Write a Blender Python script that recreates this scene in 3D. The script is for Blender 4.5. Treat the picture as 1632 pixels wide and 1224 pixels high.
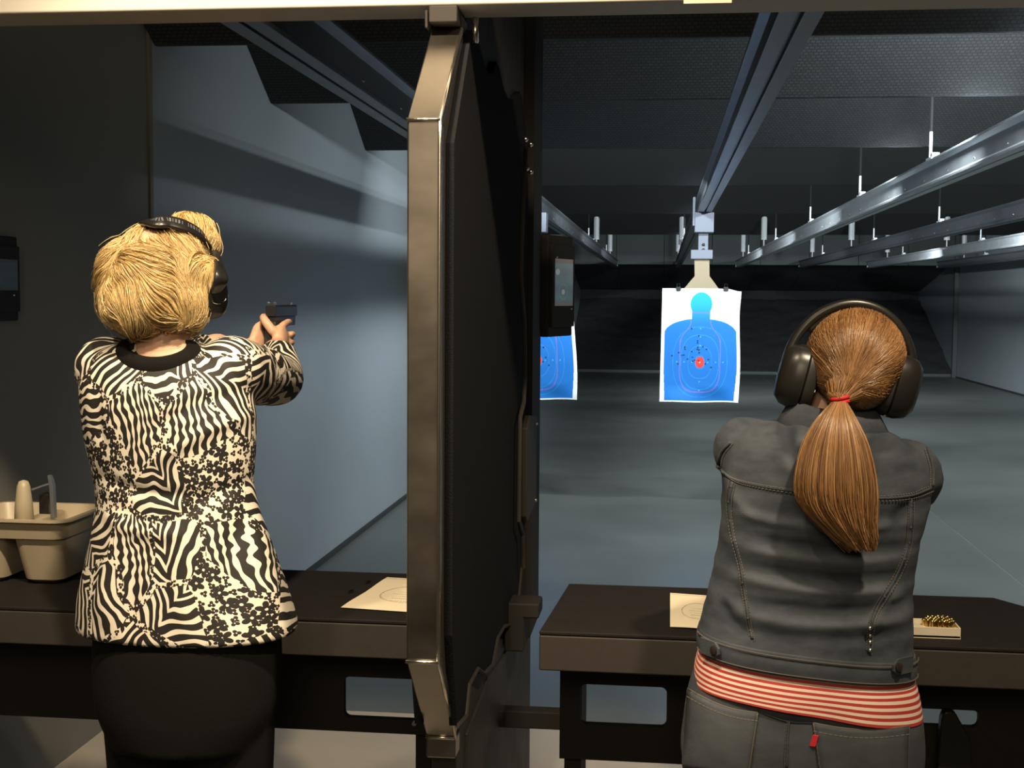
import bpy, bmesh, math, random
import numpy as np
from mathutils import Vector, Matrix, noise
from mathutils.bvhtree import BVHTree

random.seed(7); RNG = np.random.default_rng(7)
for o in list(bpy.data.objects): bpy.data.objects.remove(o, do_unlink=True)
SC = bpy.context.scene
COL = SC.collection

# ------------------------------------------------------------------ camera
F = 2050.0; CZ = 1.63
def _basis(vp=(1057, 475), rho=.015):
    y = np.array([(vp[0]-816)/F, (612-vp[1])/F, -1.0]); y /= np.linalg.norm(y)
    z = np.array([math.sin(rho), math.cos(rho), 0]); z -= y*(z@y); z /= np.linalg.norm(z)
    return np.array([np.cross(y, z), y, z])
RW = _basis()
cam = bpy.data.cameras.new('camera'); camo = bpy.data.objects.new('camera', cam); COL.objects.link(camo)
cam.sensor_width = 36; cam.lens = 36*F/1632; cam.clip_end = 100; cam.clip_start = .05
M = Matrix([list(RW[0])+[0], list(RW[1])+[0], list(RW[2])+[CZ], [0, 0, 0, 1]])
camo.matrix_world = M; SC.camera = camo
def ray(px, py): return RW@np.array([(px-816)/F, (612-py)/F, -1.])
def PY(px, py, Y): d = ray(px, py); return np.array([0, 0, CZ])+d*(Y/d[1])
def PZ(px, py, Z): d = ray(px, py); return np.array([0, 0, CZ])+d*((Z-CZ)/d[2])
def PX(px, py, X): d = ray(px, py); return np.array([0, 0, CZ])+d*(X/d[0])

# ------------------------------------------------------------------ world, lights, exposure
w = bpy.data.worlds.new('world'); SC.world = w; w.use_nodes = True
w.node_tree.nodes['Background'].inputs[0].default_value = (.55, .5, .45, 1)
w.node_tree.nodes['Background'].inputs[1].default_value = .03
SC.view_settings.view_transform = 'Standard'; SC.view_settings.look = 'None'
SC.view_settings.gamma = 1; SC.view_settings.use_curve_mapping = False
SC.view_settings.exposure = 0.0
def light(name, typ, loc, aim, energy, color, **kw):
    l = bpy.data.lights.new(name, typ); l.energy = energy; l.color = color
    for k, v in kw.items(): setattr(l, k, v)
    o = bpy.data.objects.new(name, l); COL.objects.link(o); o.location = loc
    o.rotation_euler = (Vector(aim)-Vector(loc)).to_track_quat('-Z', 'Y').to_euler()
    return o
WARM = (1, .81, .55)
light('booth_downlight', 'SPOT', (-1.35, 1.45, 3.1), (-1.0, 2.75, 1.0), 105, WARM, spot_size=1.15, spot_blend=.5, shadow_soft_size=.06)
light('booth_downlight', 'SPOT', (-.42, 1.45, 3.1), (-.85, 3.4, .5), 300, WARM, spot_size=1.05, spot_blend=.5, shadow_soft_size=.05)
light('booth_downlight', 'SPOT', (.75, 1.45, 3.1), (.42, 2.75, 1.0), 230, WARM, spot_size=1.5, spot_blend=.6, shadow_soft_size=.06)
light('fill_light', 'AREA', (-.1, -1.5, 3.0), (-.1, 2.0, .9), 40, WARM, shape='DISK', size=1.4)  # unseen fill added behind the camera to lift the dark areas
COOL = (.85, .955, 1)
BAF = [5.05, 6.6, 8.75, 11.6, 15.5, 20.6]
for i, b in enumerate(BAF):
    for x in (((1.5, 3.6), (1.5, 3.6), (-.45, 1.5, 3.9), (.5, 3.6), (.5, 3.6), (.5, 3.6))[i]):
        light('range_lamp', 'AREA', (x, b+.08, 2.69), (x, b+3.2, .6), (75, 70, 50, 75, 75, 75)[i], COOL,
              shape='RECTANGLE', size=.3, size_y=.05)

# ------------------------------------------------------------------ materials
def nodes(name):
    m = bpy.data.materials.new(name); m.use_nodes = True
    nt = m.node_tree; return m, nt, nt.nodes['Principled BSDF']
def N(nt, t, **kw):
    n = nt.nodes.new(t)
    for k, v in kw.items():
        if k.startswith('i_'): n.inputs[int(k[2:])].default_value = v
        else: setattr(n, k, v)
    return n
def mat(name, col, rough=.5, metal=0, var=0, scale=20, bump=0, bscale=None, emit=None, estr=0, stretch=None, spec=None):
    m, nt, b = nodes(name)
    b.inputs['Base Color'].default_value = (*col, 1); b.inputs['Roughness'].default_value = rough
    b.inputs['Metallic'].default_value = metal
    if spec is not None: b.inputs['Specular IOR Level'].default_value = spec
    if emit: b.inputs['Emission Color'].default_value = (*emit, 1); b.inputs['Emission Strength'].default_value = estr
    if var or bump:
        tc = N(nt, 'ShaderNodeTexCoord'); mp = N(nt, 'ShaderNodeMapping')
        if stretch: mp.inputs['Scale'].default_value = stretch
        nt.links.new(tc.outputs['Object'], mp.inputs[0])
    if var:
        nz = N(nt, 'ShaderNodeTexNoise'); nz.inputs['Scale'].default_value = scale; nz.inputs['Detail'].default_value = 6
        nt.links.new(mp.outputs[0], nz.inputs['Vector'])
        mx = N(nt, 'ShaderNodeMix', data_type='RGBA')
        mx.inputs[6].default_value = (*[c*(1-var) for c in col], 1); mx.inputs[7].default_value = (*[min(1, c*(1+var)) for c in col], 1)
        nt.links.new(nz.outputs[0], mx.inputs[0]); nt.links.new(mx.outputs[2], b.inputs['Base Color'])
        mr = N(nt, 'ShaderNodeMapRange'); mr.inputs[3].default_value = max(0, rough-.1); mr.inputs[4].default_value = min(1, rough+.1)
        nt.links.new(nz.outputs[0], mr.inputs[0]); nt.links.new(mr.outputs[0], b.inputs['Roughness'])
    if bump:
        n2 = N(nt, 'ShaderNodeTexNoise'); n2.inputs['Scale'].default_value = bscale or scale*4; n2.inputs['Detail'].default_value = 4
        nt.links.new(mp.outputs[0], n2.inputs['Vector'])
        bp = N(nt, 'ShaderNodeBump'); bp.inputs['Strength'].default_value = bump; bp.inputs['Distance'].default_value = .005
        nt.links.new(n2.outputs[0], bp.inputs['Height']); nt.links.new(bp.outputs[0], b.inputs['Normal'])
    return m
def attr_mat(name, rough=.6, emit=0, attr='col'):
    m, nt, b = nodes(name); a = N(nt, 'ShaderNodeAttribute', attribute_name=attr)
    nt.links.new(a.outputs['Color'], b.inputs['Base Color']); b.inputs['Roughness'].default_value = rough
    if emit:
        nt.links.new(a.outputs['Color'], b.inputs['Emission Color']); b.inputs['Emission Strength'].default_value = emit
    return m
MT = {}
MT['floor'] = mat('polished_concrete', (.115, .124, .116), .38, var=.3, scale=.9, bump=.03, bscale=6)
MT['light_patch_floor'] = mat('light_patch_concrete', (.5, .44, .37), .5, var=.12, scale=2)  # concrete lightened so the warm light patch is partly in its colour
MT['joint'] = mat('joint_filler', (.24, .25, .25), .8)
MT['seal'] = mat('dark_seal', (.03, .03, .03), .8)
MT['dark_wall'] = mat('dark_paint', (.19, .18, .155), .75, var=.12, scale=3)
MT['ceiling'] = mat('black_ceiling', (.013, .013, .013), .9)
MT['steel_dark'] = mat('powder_coated_steel', (.032, .028, .025), .6, spec=.2, var=.1, scale=12, bump=.05, bscale=400)
MT['countertop'] = mat('black_laminate', (.016, .0135, .0125), .7, spec=.15, var=.15, scale=30)
MT['counter_front'] = mat('brown_black_front', (.044, .038, .033), .6, spec=.2, var=.06, scale=60, bump=.05, bscale=500)
MT['panel_black'] = mat('black_panel', (.018, .016, .0145), .75, spec=.25)
MT['foam'] = mat('black_acoustic_foam', (.010, .0105, .012), 1, spec=.1, bump=.4, bscale=260)
MT['stainless'] = mat('brushed_stainless', (.33, .29, .25), .33, 1, var=.2, scale=7, stretch=(1, 1, 1.5))
MT['edge_steel'] = mat('bright_edge_steel', (.75, .70, .62), .25, 1)
MT['header'] = mat('painted_header', (.52, .49, .43), .55, var=.05, scale=5)
MT['galv'] = mat('galvanized_steel', (.62, .65, .68), .38, .65, var=.2, scale=9)
MT['galv_dark'] = mat('grey_painted_rail', (.20, .215, .24), .4, .6, var=.15, scale=9)
MT['carrier'] = mat('carrier_grey', (.15, .165, .20), .45, .2)
MT['card'] = mat('cardboard', (.27, .215, .14), .8, var=.06, scale=40)
MT['white_pl'] = mat('white_metal', (.8, .82, .84), .4)
MT['clip'] = mat('black_clip', (.02, .02, .02), .35)
MT['beige'] = mat('beige_plastic', (.42, .35, .245), .42, var=.04, scale=20)
MT['blackpl'] = mat('black_plastic', (.015, .014, .013), .32)
MT['cushion'] = mat('cushion_vinyl', (.02, .019, .018), .5)
MT['chrome'] = mat('chrome', (.85, .83, .8), .15, 1)
MT['brass'] = mat('brass', (.78, .56, .20), .22, 1)
MT['white_card'] = mat('white_card', (.68, .60, .46), .7, var=.05, scale=50)
MT['gun'] = mat('gun_black', (.02, .02, .022), .35, .3)
MT['glass'] = mat('tinted_lens', (.08, .08, .09), .1)
MT['skin'] = mat('skin', (.62, .37, .25), .5, var=.08, scale=30, bump=.05, bscale=300)
MT['eye'] = mat('eye_white', (.8, .8, .78), .2)
MT['black_cloth'] = mat('black_cloth', (.0055, .0048, .0044), .95, spec=.2, bump=.2, bscale=400)
MT['red'] = mat('red_elastic', (.55, .015, .02), .6, bump=.3, bscale=500)
MT['leather'] = mat('black_shoe', (.02, .018, .016), .4)
MT['thread'] = mat('tan_thread', (.105, .09, .07), .8)
MT['stud'] = mat('stud_nickel', (.75, .73, .68), .25, 1)
MT['button'] = mat('dark_button', (.05, .035, .03), .35, .5)
MT['paper'] = attr_mat('printed_paper', .75)
MT['screen'] = attr_mat('lit_screen', .6, emit=.2)
MT['rubber'] = mat('rubber_granulate', (.045, .045, .047), .95, var=.4, scale=14, bump=1, bscale=30)
MT['plate'] = mat('grey_plate', (.09, .1, .1), .6, var=.15, scale=1.2)
MT['plate2'] = mat('dark_plate', (.06, .065, .068), .6, var=.25, scale=1.0)

def wall_mat():
    m, nt, b = nodes('blue_grey_block_wall'); b.inputs['Roughness'].default_value = .6
    g = N(nt, 'ShaderNodeNewGeometry'); sx = N(nt, 'ShaderNodeSeparateXYZ'); cb = N(nt, 'ShaderNodeCombineXYZ')
    nt.links.new(g.outputs['Position'], sx.inputs[0]); nt.links.new(sx.outputs[1], cb.inputs[0]); nt.links.new(sx.outputs[2], cb.inputs[1])
    br = N(nt, 'ShaderNodeTexBrick'); br.inputs['Scale'].default_value = 1; br.inputs['Mortar Size'].default_value = .004
    br.inputs['Brick Width'].default_value = .4; br.inputs['Row Height'].default_value = .2; br.inputs['Mortar Smooth'].default_value = .6
    nt.links.new(cb.outputs[0], br.inputs['Vector'])
    nz = N(nt, 'ShaderNodeTexNoise'); nz.inputs['Scale'].default_value = 1.4; nz.inputs['Detail'].default_value = 8
    nt.links.new(g.outputs['Position'], nz.inputs['Vector'])
    mx = N(nt, 'ShaderNodeMix', data_type='RGBA'); mx.inputs[6].default_value = (.27, .30, .315, 1); mx.inputs[7].default_value = (.31, .34, .355, 1)
    nt.links.new(nz.outputs[0], mx.inputs[0]); nt.links.new(mx.outputs[2], b.inputs['Base Color'])
    bp = N(nt, 'ShaderNodeBump'); bp.invert = True; bp.inputs['Strength'].default_value = .06; bp.inputs['Distance'].default_value = .004
    nt.links.new(br.outputs['Fac'], bp.inputs['Height']); nt.links.new(bp.outputs[0], b.inputs['Normal'])
    return m
MT['wall'] = wall_mat()
def baffle_mat():
    m, nt, b = nodes('acoustic_block_baffle'); b.inputs['Roughness'].default_value = .85
    tc = N(nt, 'ShaderNodeTexCoord')
    br = N(nt, 'ShaderNodeTexBrick'); br.inputs['Scale'].default_value = 1; br.inputs['Mortar Size'].default_value = .003
    br.inputs['Brick Width'].default_value = .024; br.inputs['Row Height'].default_value = .018
    br.inputs['Color1'].default_value = (.030, .033, .035, 1); br.inputs['Color2'].default_value = (.020, .023, .025, 1); br.inputs['Mortar'].default_value = (.01, .01, .01, 1)
    nt.links.new(tc.outputs['Object'], br.inputs['Vector']); nt.links.new(br.outputs['Color'], b.inputs['Base Color'])
    bp = N(nt, 'ShaderNodeBump'); bp.invert = True; bp.inputs['Strength'].default_value = .8; bp.inputs['Distance'].default_value = .01
    nt.links.new(br.outputs['Fac'], bp.inputs['Height']); nt.links.new(bp.outputs[0], b.inputs['Normal'])
    return m
MT['baffle'] = baffle_mat()

def M_(nt, op, a, b=None, c=None):
    n = N(nt, 'ShaderNodeMath', operation=op)
    for i, v in enumerate((a, b, c)):
        if v is None: continue
        if isinstance(v, (int, float)): n.inputs[i].default_value = v
        else: nt.links.new(v, n.inputs[i])
    return n.outputs[0]
def VM(nt, op, a, b=None, s=None):
    n = N(nt, 'ShaderNodeVectorMath', operation=op)
    for i, v in enumerate((a, b)):
        if v is None: continue
        if isinstance(v, tuple): n.inputs[i].default_value = v
        else: nt.links.new(v, n.inputs[i])
    if s is not None: n.inputs['Scale'].default_value = s
    return n.outputs[0]
def print_mat():
    """black on cream jungle print: fern fans, zebra waves and little flowers, cell by cell"""
    m, nt, b = nodes('jungle_print_jersey'); b.inputs['Roughness'].default_value = .7
    at = N(nt, 'ShaderNodeAttribute', attribute_name='puv').outputs['Vector']
    nz = N(nt, 'ShaderNodeTexNoise'); nz.inputs['Scale'].default_value = 13; nz.inputs['Detail'].default_value = 1.5
    nt.links.new(at, nz.inputs['Vector'])
    wob = VM(nt, 'SCALE', VM(nt, 'SUBTRACT', nz.outputs['Color'], (.5, .5, .5)), s=.052)
    c = VM(nt, 'ADD', at, wob)
    vo = N(nt, 'ShaderNodeTexVoronoi', voronoi_dimensions='2D'); vo.inputs['Scale'].default_value = 7.4; vo.inputs['Randomness'].default_value = .85
    nt.links.new(c, vo.inputs['Vector'])
    ve = N(nt, 'ShaderNodeTexVoronoi', voronoi_dimensions='2D', feature='DISTANCE_TO_EDGE'); ve.inputs['Scale'].default_value = 7.4; ve.inputs['Randomness'].default_value = .85
    nt.links.new(c, ve.inputs['Vector'])
    sc = N(nt, 'ShaderNodeSeparateColor'); nt.links.new(vo.outputs['Color'], sc.inputs[0])
    loc = VM(nt, 'SUBTRACT', c, vo.outputs['Position'])
    rt = N(nt, 'ShaderNodeVectorRotate', rotation_type='Z_AXIS'); nt.links.new(loc, rt.inputs['Vector'])
    nt.links.new(M_(nt, 'MULTIPLY', sc.outputs[0], 6.283), rt.inputs['Angle'])
    s = N(nt, 'ShaderNodeSeparateXYZ'); nt.links.new(rt.outputs[0], s.inputs[0]); a, bb = s.outputs[0], s.outputs[1]
    aa = M_(nt, 'ABSOLUTE', a)
    # fern fan: chevrons that bow away from the midrib
    ph = M_(nt, 'ADD', M_(nt, 'MULTIPLY', aa, 335.), M_(nt, 'MULTIPLY', bb, 235.))
    ph = M_(nt, 'SUBTRACT', ph, M_(nt, 'MULTIPLY', M_(nt, 'MULTIPLY', aa, aa), 1500.))
    fern = M_(nt, 'SINE', ph)
    fern = M_(nt, 'GREATER_THAN', fern, M_(nt, 'SUBTRACT', M_(nt, 'MULTIPLY', aa, 7.), .5))
    # zebra waves
    wv = M_(nt, 'MULTIPLY', M_(nt, 'SINE', M_(nt, 'MULTIPLY', bb, 170.)), .55)
    zeb = M_(nt, 'SINE', M_(nt, 'ADD', M_(nt, 'ADD', M_(nt, 'MULTIPLY', a, 340.), M_(nt, 'MULTIPLY', M_(nt, 'MULTIPLY', bb, a), 1500.)), wv))
    zeb = M_(nt, 'GREATER_THAN', zeb, M_(nt, 'SUBTRACT', M_(nt, 'MULTIPLY', M_(nt, 'SINE', M_(nt, 'MULTIPLY', bb, 260.)), .45), .22))
    pick = M_(nt, 'GREATER_THAN', sc.outputs[1], .2)
    stripes = M_(nt, 'ADD', M_(nt, 'MULTIPLY', fern, pick), M_(nt, 'MULTIPLY', zeb, M_(nt, 'SUBTRACT', 1., pick)))
    # flowers
    def flowers(scale, size, petals):
        v = N(nt, 'ShaderNodeTexVoronoi', voronoi_dimensions='2D'); v.inputs['Scale'].default_value = scale; v.inputs['Randomness'].default_value = .8
        nt.links.new(at, v.inputs['Vector'])
        l = VM(nt, 'SUBTRACT', at, v.outputs['Position']); q = N(nt, 'ShaderNodeSeparateXYZ'); nt.links.new(l, q.inputs[0])
        cc = N(nt, 'ShaderNodeSeparateColor'); nt.links.new(v.outputs['Color'], cc.inputs[0])
        r = M_(nt, 'SQRT', M_(nt, 'ADD', M_(nt, 'MULTIPLY', q.outputs[0], q.outputs[0]), M_(nt, 'MULTIPLY', q.outputs[1], q.outputs[1])))
        th = M_(nt, 'ADD', M_(nt, 'ARCTAN2', q.outputs[1], q.outputs[0]), M_(nt, 'MULTIPLY', cc.outputs[0], 6.28))
        pet = M_(nt, 'ADD', .42, M_(nt, 'MULTIPLY', .58, M_(nt, 'ABSOLUTE', M_(nt, 'COSINE', M_(nt, 'MULTIPLY', th, petals/2)))))
        ins = M_(nt, 'LESS_THAN', r, M_(nt, 'MULTIPLY', pet, size))
        return M_(nt, 'MULTIPLY', ins, M_(nt, 'GREATER_THAN', r, size*.16))
    fl = M_(nt, 'MAXIMUM', flowers(29., .0165, 5), flowers(62., .0068, 3))
    zone = M_(nt, 'MAXIMUM', M_(nt, 'LESS_THAN', ve.outputs['Distance'], .05), M_(nt, 'LESS_THAN', sc.outputs[2], .14))
    blk = M_(nt, 'ADD', M_(nt, 'MULTIPLY', fl, zone), M_(nt, 'MULTIPLY', stripes, M_(nt, 'SUBTRACT', 1., zone)))
    mx = N(nt, 'ShaderNodeMix', data_type='RGBA'); mx.inputs[6].default_value = (.78, .70, .585, 1); mx.inputs[7].default_value = (.012, .0095, .008, 1)
    nt.links.new(blk, mx.inputs[0]); nt.links.new(mx.outputs[2], b.inputs['Base Color'])
    return m
MT['print'] = print_mat()
def stripe_mat():
    m, nt, b = nodes('red_cream_stripes'); b.inputs['Roughness'].default_value = .75
    at = N(nt, 'ShaderNodeAttribute', attribute_name='puv').outputs['Vector']; s = N(nt, 'ShaderNodeSeparateXYZ'); nt.links.new(at, s.inputs[0])
    k = M_(nt, 'GREATER_THAN', M_(nt, 'SINE', M_(nt, 'MULTIPLY', s.outputs[1], 2*math.pi/.0099)), .02)
    nz = N(nt, 'ShaderNodeTexNoise'); nz.inputs['Scale'].default_value = 9; nt.links.new(at, nz.inputs['Vector'])
    lt = N(nt, 'ShaderNodeMix', data_type='RGBA'); lt.inputs[6].default_value = (.74, .52, .42, 1); lt.inputs[7].default_value = (.78, .66, .55, 1); nt.links.new(nz.outputs[0], lt.inputs[0])
    mx = N(nt, 'ShaderNodeMix', data_type='RGBA'); mx.inputs[6].default_value = (.42, .035, .03, 1); nt.links.new(lt.outputs[2], mx.inputs[7])
    nt.links.new(k, mx.inputs[0]); nt.links.new(mx.outputs[2], b.inputs['Base Color'])
    return m
MT['stripe'] = stripe_mat()
def denim_mat(name, lo, hi):
    m, nt, b = nodes(name); b.inputs['Roughness'].default_value = .85
    tc = N(nt, 'ShaderNodeTexCoord'); mp = N(nt, 'ShaderNodeMapping'); mp.inputs['Scale'].default_value = (1, 1, 2.2); nt.links.new(tc.outputs['Object'], mp.inputs[0])
    nz = N(nt, 'ShaderNodeTexNoise'); nz.inputs['Scale'].default_value = 9; nz.inputs['Detail'].default_value = 7; nz.inputs['Roughness'].default_value = .65; nt.links.new(mp.outputs[0], nz.inputs['Vector'])
    a = N(nt, 'ShaderNodeAttribute', attribute_name='wear')
    fac = M_(nt, 'ADD', M_(nt, 'MULTIPLY', M_(nt, 'SUBTRACT', nz.outputs[0], .36), 1.7), a.outputs['Fac'])
    wv = N(nt, 'ShaderNodeTexWave'); wv.inputs['Scale'].default_value = 420; wv.bands_direction = 'DIAGONAL'; nt.links.new(tc.outputs['Object'], wv.inputs['Vector'])
    fac = M_(nt, 'ADD', fac, M_(nt, 'MULTIPLY', wv.outputs['Fac'], .1)); cl = N(nt, 'ShaderNodeClamp'); nt.links.new(fac, cl.inputs[0])
    mx = N(nt, 'ShaderNodeMix', data_type='RGBA'); mx.inputs[6].default_value = (*lo, 1); mx.inputs[7].default_value = (*hi, 1)
    nt.links.new(cl.outputs[0], mx.inputs[0]); nt.links.new(mx.outputs[2], b.inputs['Base Color'])
    bp = N(nt, 'ShaderNodeBump'); bp.inputs['Strength'].default_value = .25; bp.inputs['Distance'].default_value = .002
    nt.links.new(wv.outputs['Fac'], bp.inputs['Height']); nt.links.new(bp.outputs[0], b.inputs['Normal'])
    return m
MT['denim'] = denim_mat('charcoal_denim', (.020, .026, .037), (.094, .106, .130))
MT['jeans'] = denim_mat('dark_jeans_denim', (.034, .040, .050), (.088, .096, .110))
def hair_mat(name, dark, mid, light, rough):
    m, nt, b = nodes(name); b.inputs['Roughness'].default_value = rough; b.inputs['Specular IOR Level'].default_value = .6
    a = N(nt, 'ShaderNodeAttribute', attribute_name='tint'); r = N(nt, 'ShaderNodeValToRGB')
    r.color_ramp.elements[0].color = (*dark, 1); r.color_ramp.elements[1].color = (*light, 1)
    e = r.color_ramp.elements.new(.5); e.color = (*mid, 1)
    nt.links.new(a.outputs['Fac'], r.inputs[0]); nt.links.new(r.outputs[0], b.inputs['Base Color'])
    return m
MT['blonde'] = hair_mat('blonde_hair', (.30, .175, .06), (.56, .38, .15), (.80, .62, .33), .45)
MT['auburn'] = hair_mat('auburn_hair', (.085, .038, .015), (.27, .132, .05), (.54, .32, .145), .36)

# ------------------------------------------------------------------ geometry helpers
class G:
    def __init__(s): s.v = []; s.f = []
    def add(s, v, f):
        o = len(s.v); s.v += [tuple(float(c) for c in p) for p in v]; s.f += [tuple(i+o for i in q) for q in f]; return s
    def box(s, x0, x1, y0, y1, z0, z1):
        return s.add([(x, y, z) for z in (z0, z1) for y in (y0, y1) for x in (x0, x1)],
                     [(0, 2, 3, 1), (4, 5, 7, 6), (0, 1, 5, 4), (2, 6, 7, 3), (0, 4, 6, 2), (1, 3, 7, 5)])
    def obox(s, c, ax, ay, az, hx, hy, hz):
        c, ax, ay, az = map(np.array, (c, ax, ay, az))
        return s.add([c+ax*hx*i+ay*hy*j+az*hz*k for k in (-1, 1) for j in (-1, 1) for i in (-1, 1)],
                     [(0, 2, 3, 1), (4, 5, 7, 6), (0, 1, 5, 4), (2, 6, 7, 3), (0, 4, 6, 2), (1, 3, 7, 5)])
    def prism(s, poly, fn, a, b):
        n = len(poly)
        s.add([fn(u, v, a) for u, v in poly]+[fn(u, v, b) for u, v in poly],
              [tuple(range(n))[::-1], tuple(range(n, 2*n))]+[(i, (i+1) % n, (i+1) % n+n, i+n) for i in range(n)])
        return s
    def rings(s, R, cap=True, closed=False):
        k = len(R); n = len(R[0]); v = [p for r in R for p in r]; f = []
        for i in range(k if closed else k-1):
            j = (i+1) % k
            for q in range(n): f.append((i*n+q, i*n+(q+1) % n, j*n+(q+1) % n, j*n+q))
        if cap and not closed: f += [tuple(range(n))[::-1], tuple(range((k-1)*n, k*n))]
        return s.add(v, f)
    def tube(s, path, r, n=10, cap=True, closed=False, flat=None, up=None):
        P = np.array(path, float); k = len(P); r = np.broadcast_to(np.array(r, float), (k,)); R = []
        if closed: T = np.roll(P, -1, 0)-np.roll(P, 1, 0)
        else: T = np.gradient(P, axis=0)
        T /= np.linalg.norm(T, axis=1)[:, None]+1e-12
        u = np.array(up if up is not None else ((0, 0, 1) if abs(T[0][2]) < .9 else (0, 1, 0)), float)
        for i in range(k):
            a = u-T[i]*(u@T[i]); a /= np.linalg.norm(a)+1e-12; b = np.cross(T[i], a)
            if up is None: u = a
            fa, fb = flat if flat else (1, 1)
            R.append([P[i]+r[i]*(fb*math.cos(t)*b+fa*math.sin(t)*a) for t in np.linspace(0, 2*math.pi, n, endpoint=False)])
        return s.rings(R, cap, closed)
    def sphere(s, c, r, n=16, m=10, rot=None):
        c = np.array(c, float); r = np.broadcast_to(np.array(r, float), (3,)); R = []
        for i in range(1, m):
            t = math.pi*i/m
            q = [np.array([math.sin(t)*math.cos(p), math.sin(t)*math.sin(p), -math.cos(t)])*r for p in np.linspace(0, 2*math.pi, n, endpoint=False)]
            R.append([c+(rot@x if rot is not None else x) for x in q])
        o = len(s.v); s.rings(R, False)
        e = np.array([0, 0, r[2]]); e = rot@e if rot is not None else e
        s.v += [tuple(c-e), tuple(c+e)]; a = len(s.v)-2; l = o+(m-2)*n
        for q in range(n): s.f += [(a, o+(q+1) % n, o+q), (a+1, l+q, l+(q+1) % n)]
        return s
    def loft(s, rows, n=56, p=2.3, sub=5):
        """rows: (cx, cy, z, rx, ry); cubic through the rows"""
        A = np.array(rows, float); t = np.arange(len(A)); tt = np.linspace(0, len(A)-1, (len(A)-1)*sub+1)
        B = np.stack([catmull(t, A[:, i], tt) for i in range(5)], 1); R = []
        for cx, cy, z, rx, ry in B:
            q = []
            for th in np.linspace(0, 2*math.pi, n, endpoint=False):
                c, d = math.cos(th), math.sin(th)
                q.append((cx+rx*math.copysign(abs(c)**(2/p), c), cy+ry*math.copysign(abs(d)**(2/p), d), z))
            R.append(q)
        return s.rings(R)
def catmull(t, y, tt):
    y = np.concatenate([[2*y[0]-y[1]], y, [2*y[-1]-y[-2]]]); out = []
    for x in tt:
        i = min(int(x), len(t)-2); u = x-i; a, b, c, d = y[i:i+4]
        out.append(.5*(2*b+(c-a)*u+(2*a-5*b+4*c-d)*u*u+(3*b-a-3*c+d)*u**3))
    return np.array(out)
def smooth_path(pts, k=6):
    A = np.array(pts, float); t = np.arange(len(A)); tt = np.linspace(0, len(A)-1, (len(A)-1)*k+1)
    return np.stack([catmull(t, A[:, i], tt) for i in range(A.shape[1])], 1)
ORG = {}
def tag(o, label=None, cat=None, group=None, kind=None):
    if label: o['label'] = label
    if cat: o['category'] = cat
    if group: o['group'] = group
    if kind: o['kind'] = kind
    return o
def thing(name, loc, label, cat, group=None):
    o = bpy.data.objects.new(name, None); COL.objects.link(o); o.empty_display_size = .1
    o.location = [float(c) for c in loc]; ORG[o.name] = np.array(loc, float)
    return tag(o, label, cat, group)
def obj(name, g, m, parent=None, smooth=False, bevel=0, origin=None, seg=2):
    v, f = (g.v, g.f) if isinstance(g, G) else g
    v = np.array(v, float).reshape(-1, 3)
    org = ORG[parent.name] if parent else np.array(origin if origin is not None else (0, 0, 0), float)
    me = bpy.data.meshes.new(name); me.from_pydata((v-org).tolist(), [], [tuple(int(i) for i in q) for q in f]); me.update()
    o = bpy.data.objects.new(name, me); COL.objects.link(o); me.materials.append(m if not isinstance(m, str) else MT[m])
    if smooth:
        me.shade_smooth()
    if parent: o.parent = parent
    else: o.location = org
    ORG[o.name] = org
    if bevel:
        b = o.modifiers.new('bevel', 'BEVEL'); b.width = bevel; b.segments = seg; b.limit_method = 'ANGLE'; b.angle_limit = .6
        if not smooth:
            me.shade_smooth(); b.harden_normals = True
    elif smooth == 'auto':
        me.set_sharp_from_angle(angle=.7)
    return o
def set_attr(o, name, data, typ='FLOAT'):
    a = o.data.attributes.new(name, typ, 'POINT')
    a.data.foreach_set('value' if typ == 'FLOAT' else ('vector' if typ == 'FLOAT_VECTOR' else 'color'), np.ascontiguousarray(data, dtype=np.float32).ravel())
def remesh(g, voxel, it=4, fac=.5):
    me = bpy.data.meshes.new('tmp'); me.from_pydata(g.v, [], g.f); me.update()
    bm = bmesh.new(); bm.from_mesh(me); bmesh.ops.recalc_face_normals(bm, faces=bm.faces); bm.to_mesh(me); bm.free()
    o = bpy.data.objects.new('tmp', me); COL.objects.link(o)
    r = o.modifiers.new('r', 'REMESH'); r.mode = 'VOXEL'; r.voxel_size = voxel
    if it: s = o.modifiers.new('s', 'SMOOTH'); s.iterations = it; s.factor = fac
    dg = bpy.context.evaluated_depsgraph_get(); e = o.evaluated_get(dg); m2 = e.to_mesh()
    n = len(m2.vertices); v = np.empty(n*3); m2.vertices.foreach_get('co', v); v = v.reshape(-1, 3)
    nn = np.empty(n*3); m2.vertices.foreach_get('normal', nn); nn = nn.reshape(-1, 3)
    f = [tuple(p.vertices) for p in m2.polygons]; e.to_mesh_clear()
    bpy.data.objects.remove(o, do_unlink=True); bpy.data.meshes.remove(me)
    return v, f, nn
def strands(P, r, tint):
    """P (N,K,3) polylines, r (N,K) radii -> three-sided tapered hairs with a tint each"""
    n, k, _ = P.shape; T = np.gradient(P, axis=1); T /= np.linalg.norm(T, axis=2, keepdims=True)+1e-9
    A = np.cross(T, RNG.normal(size=(n, 1, 3))); A /= np.linalg.norm(A, axis=2, keepdims=True)+1e-9; B = np.cross(T, A)
    V = np.stack([P+r[..., None]*(math.cos(t)*A+math.sin(t)*B) for t in (0, 2.094, 4.189)], 2).reshape(-1, 3)
    b = (np.arange(n)*k*3)[:, None, None]+(np.arange(k-1)*3)[None, :, None]; q = np.arange(3)[None, None, :]; q2 = (q+1) % 3
    Fc = np.stack([b+q, b+q2, b+3+q2, b+3+q], -1).reshape(-1, 4)
    return V, Fc, np.repeat(tint, k*3)
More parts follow.
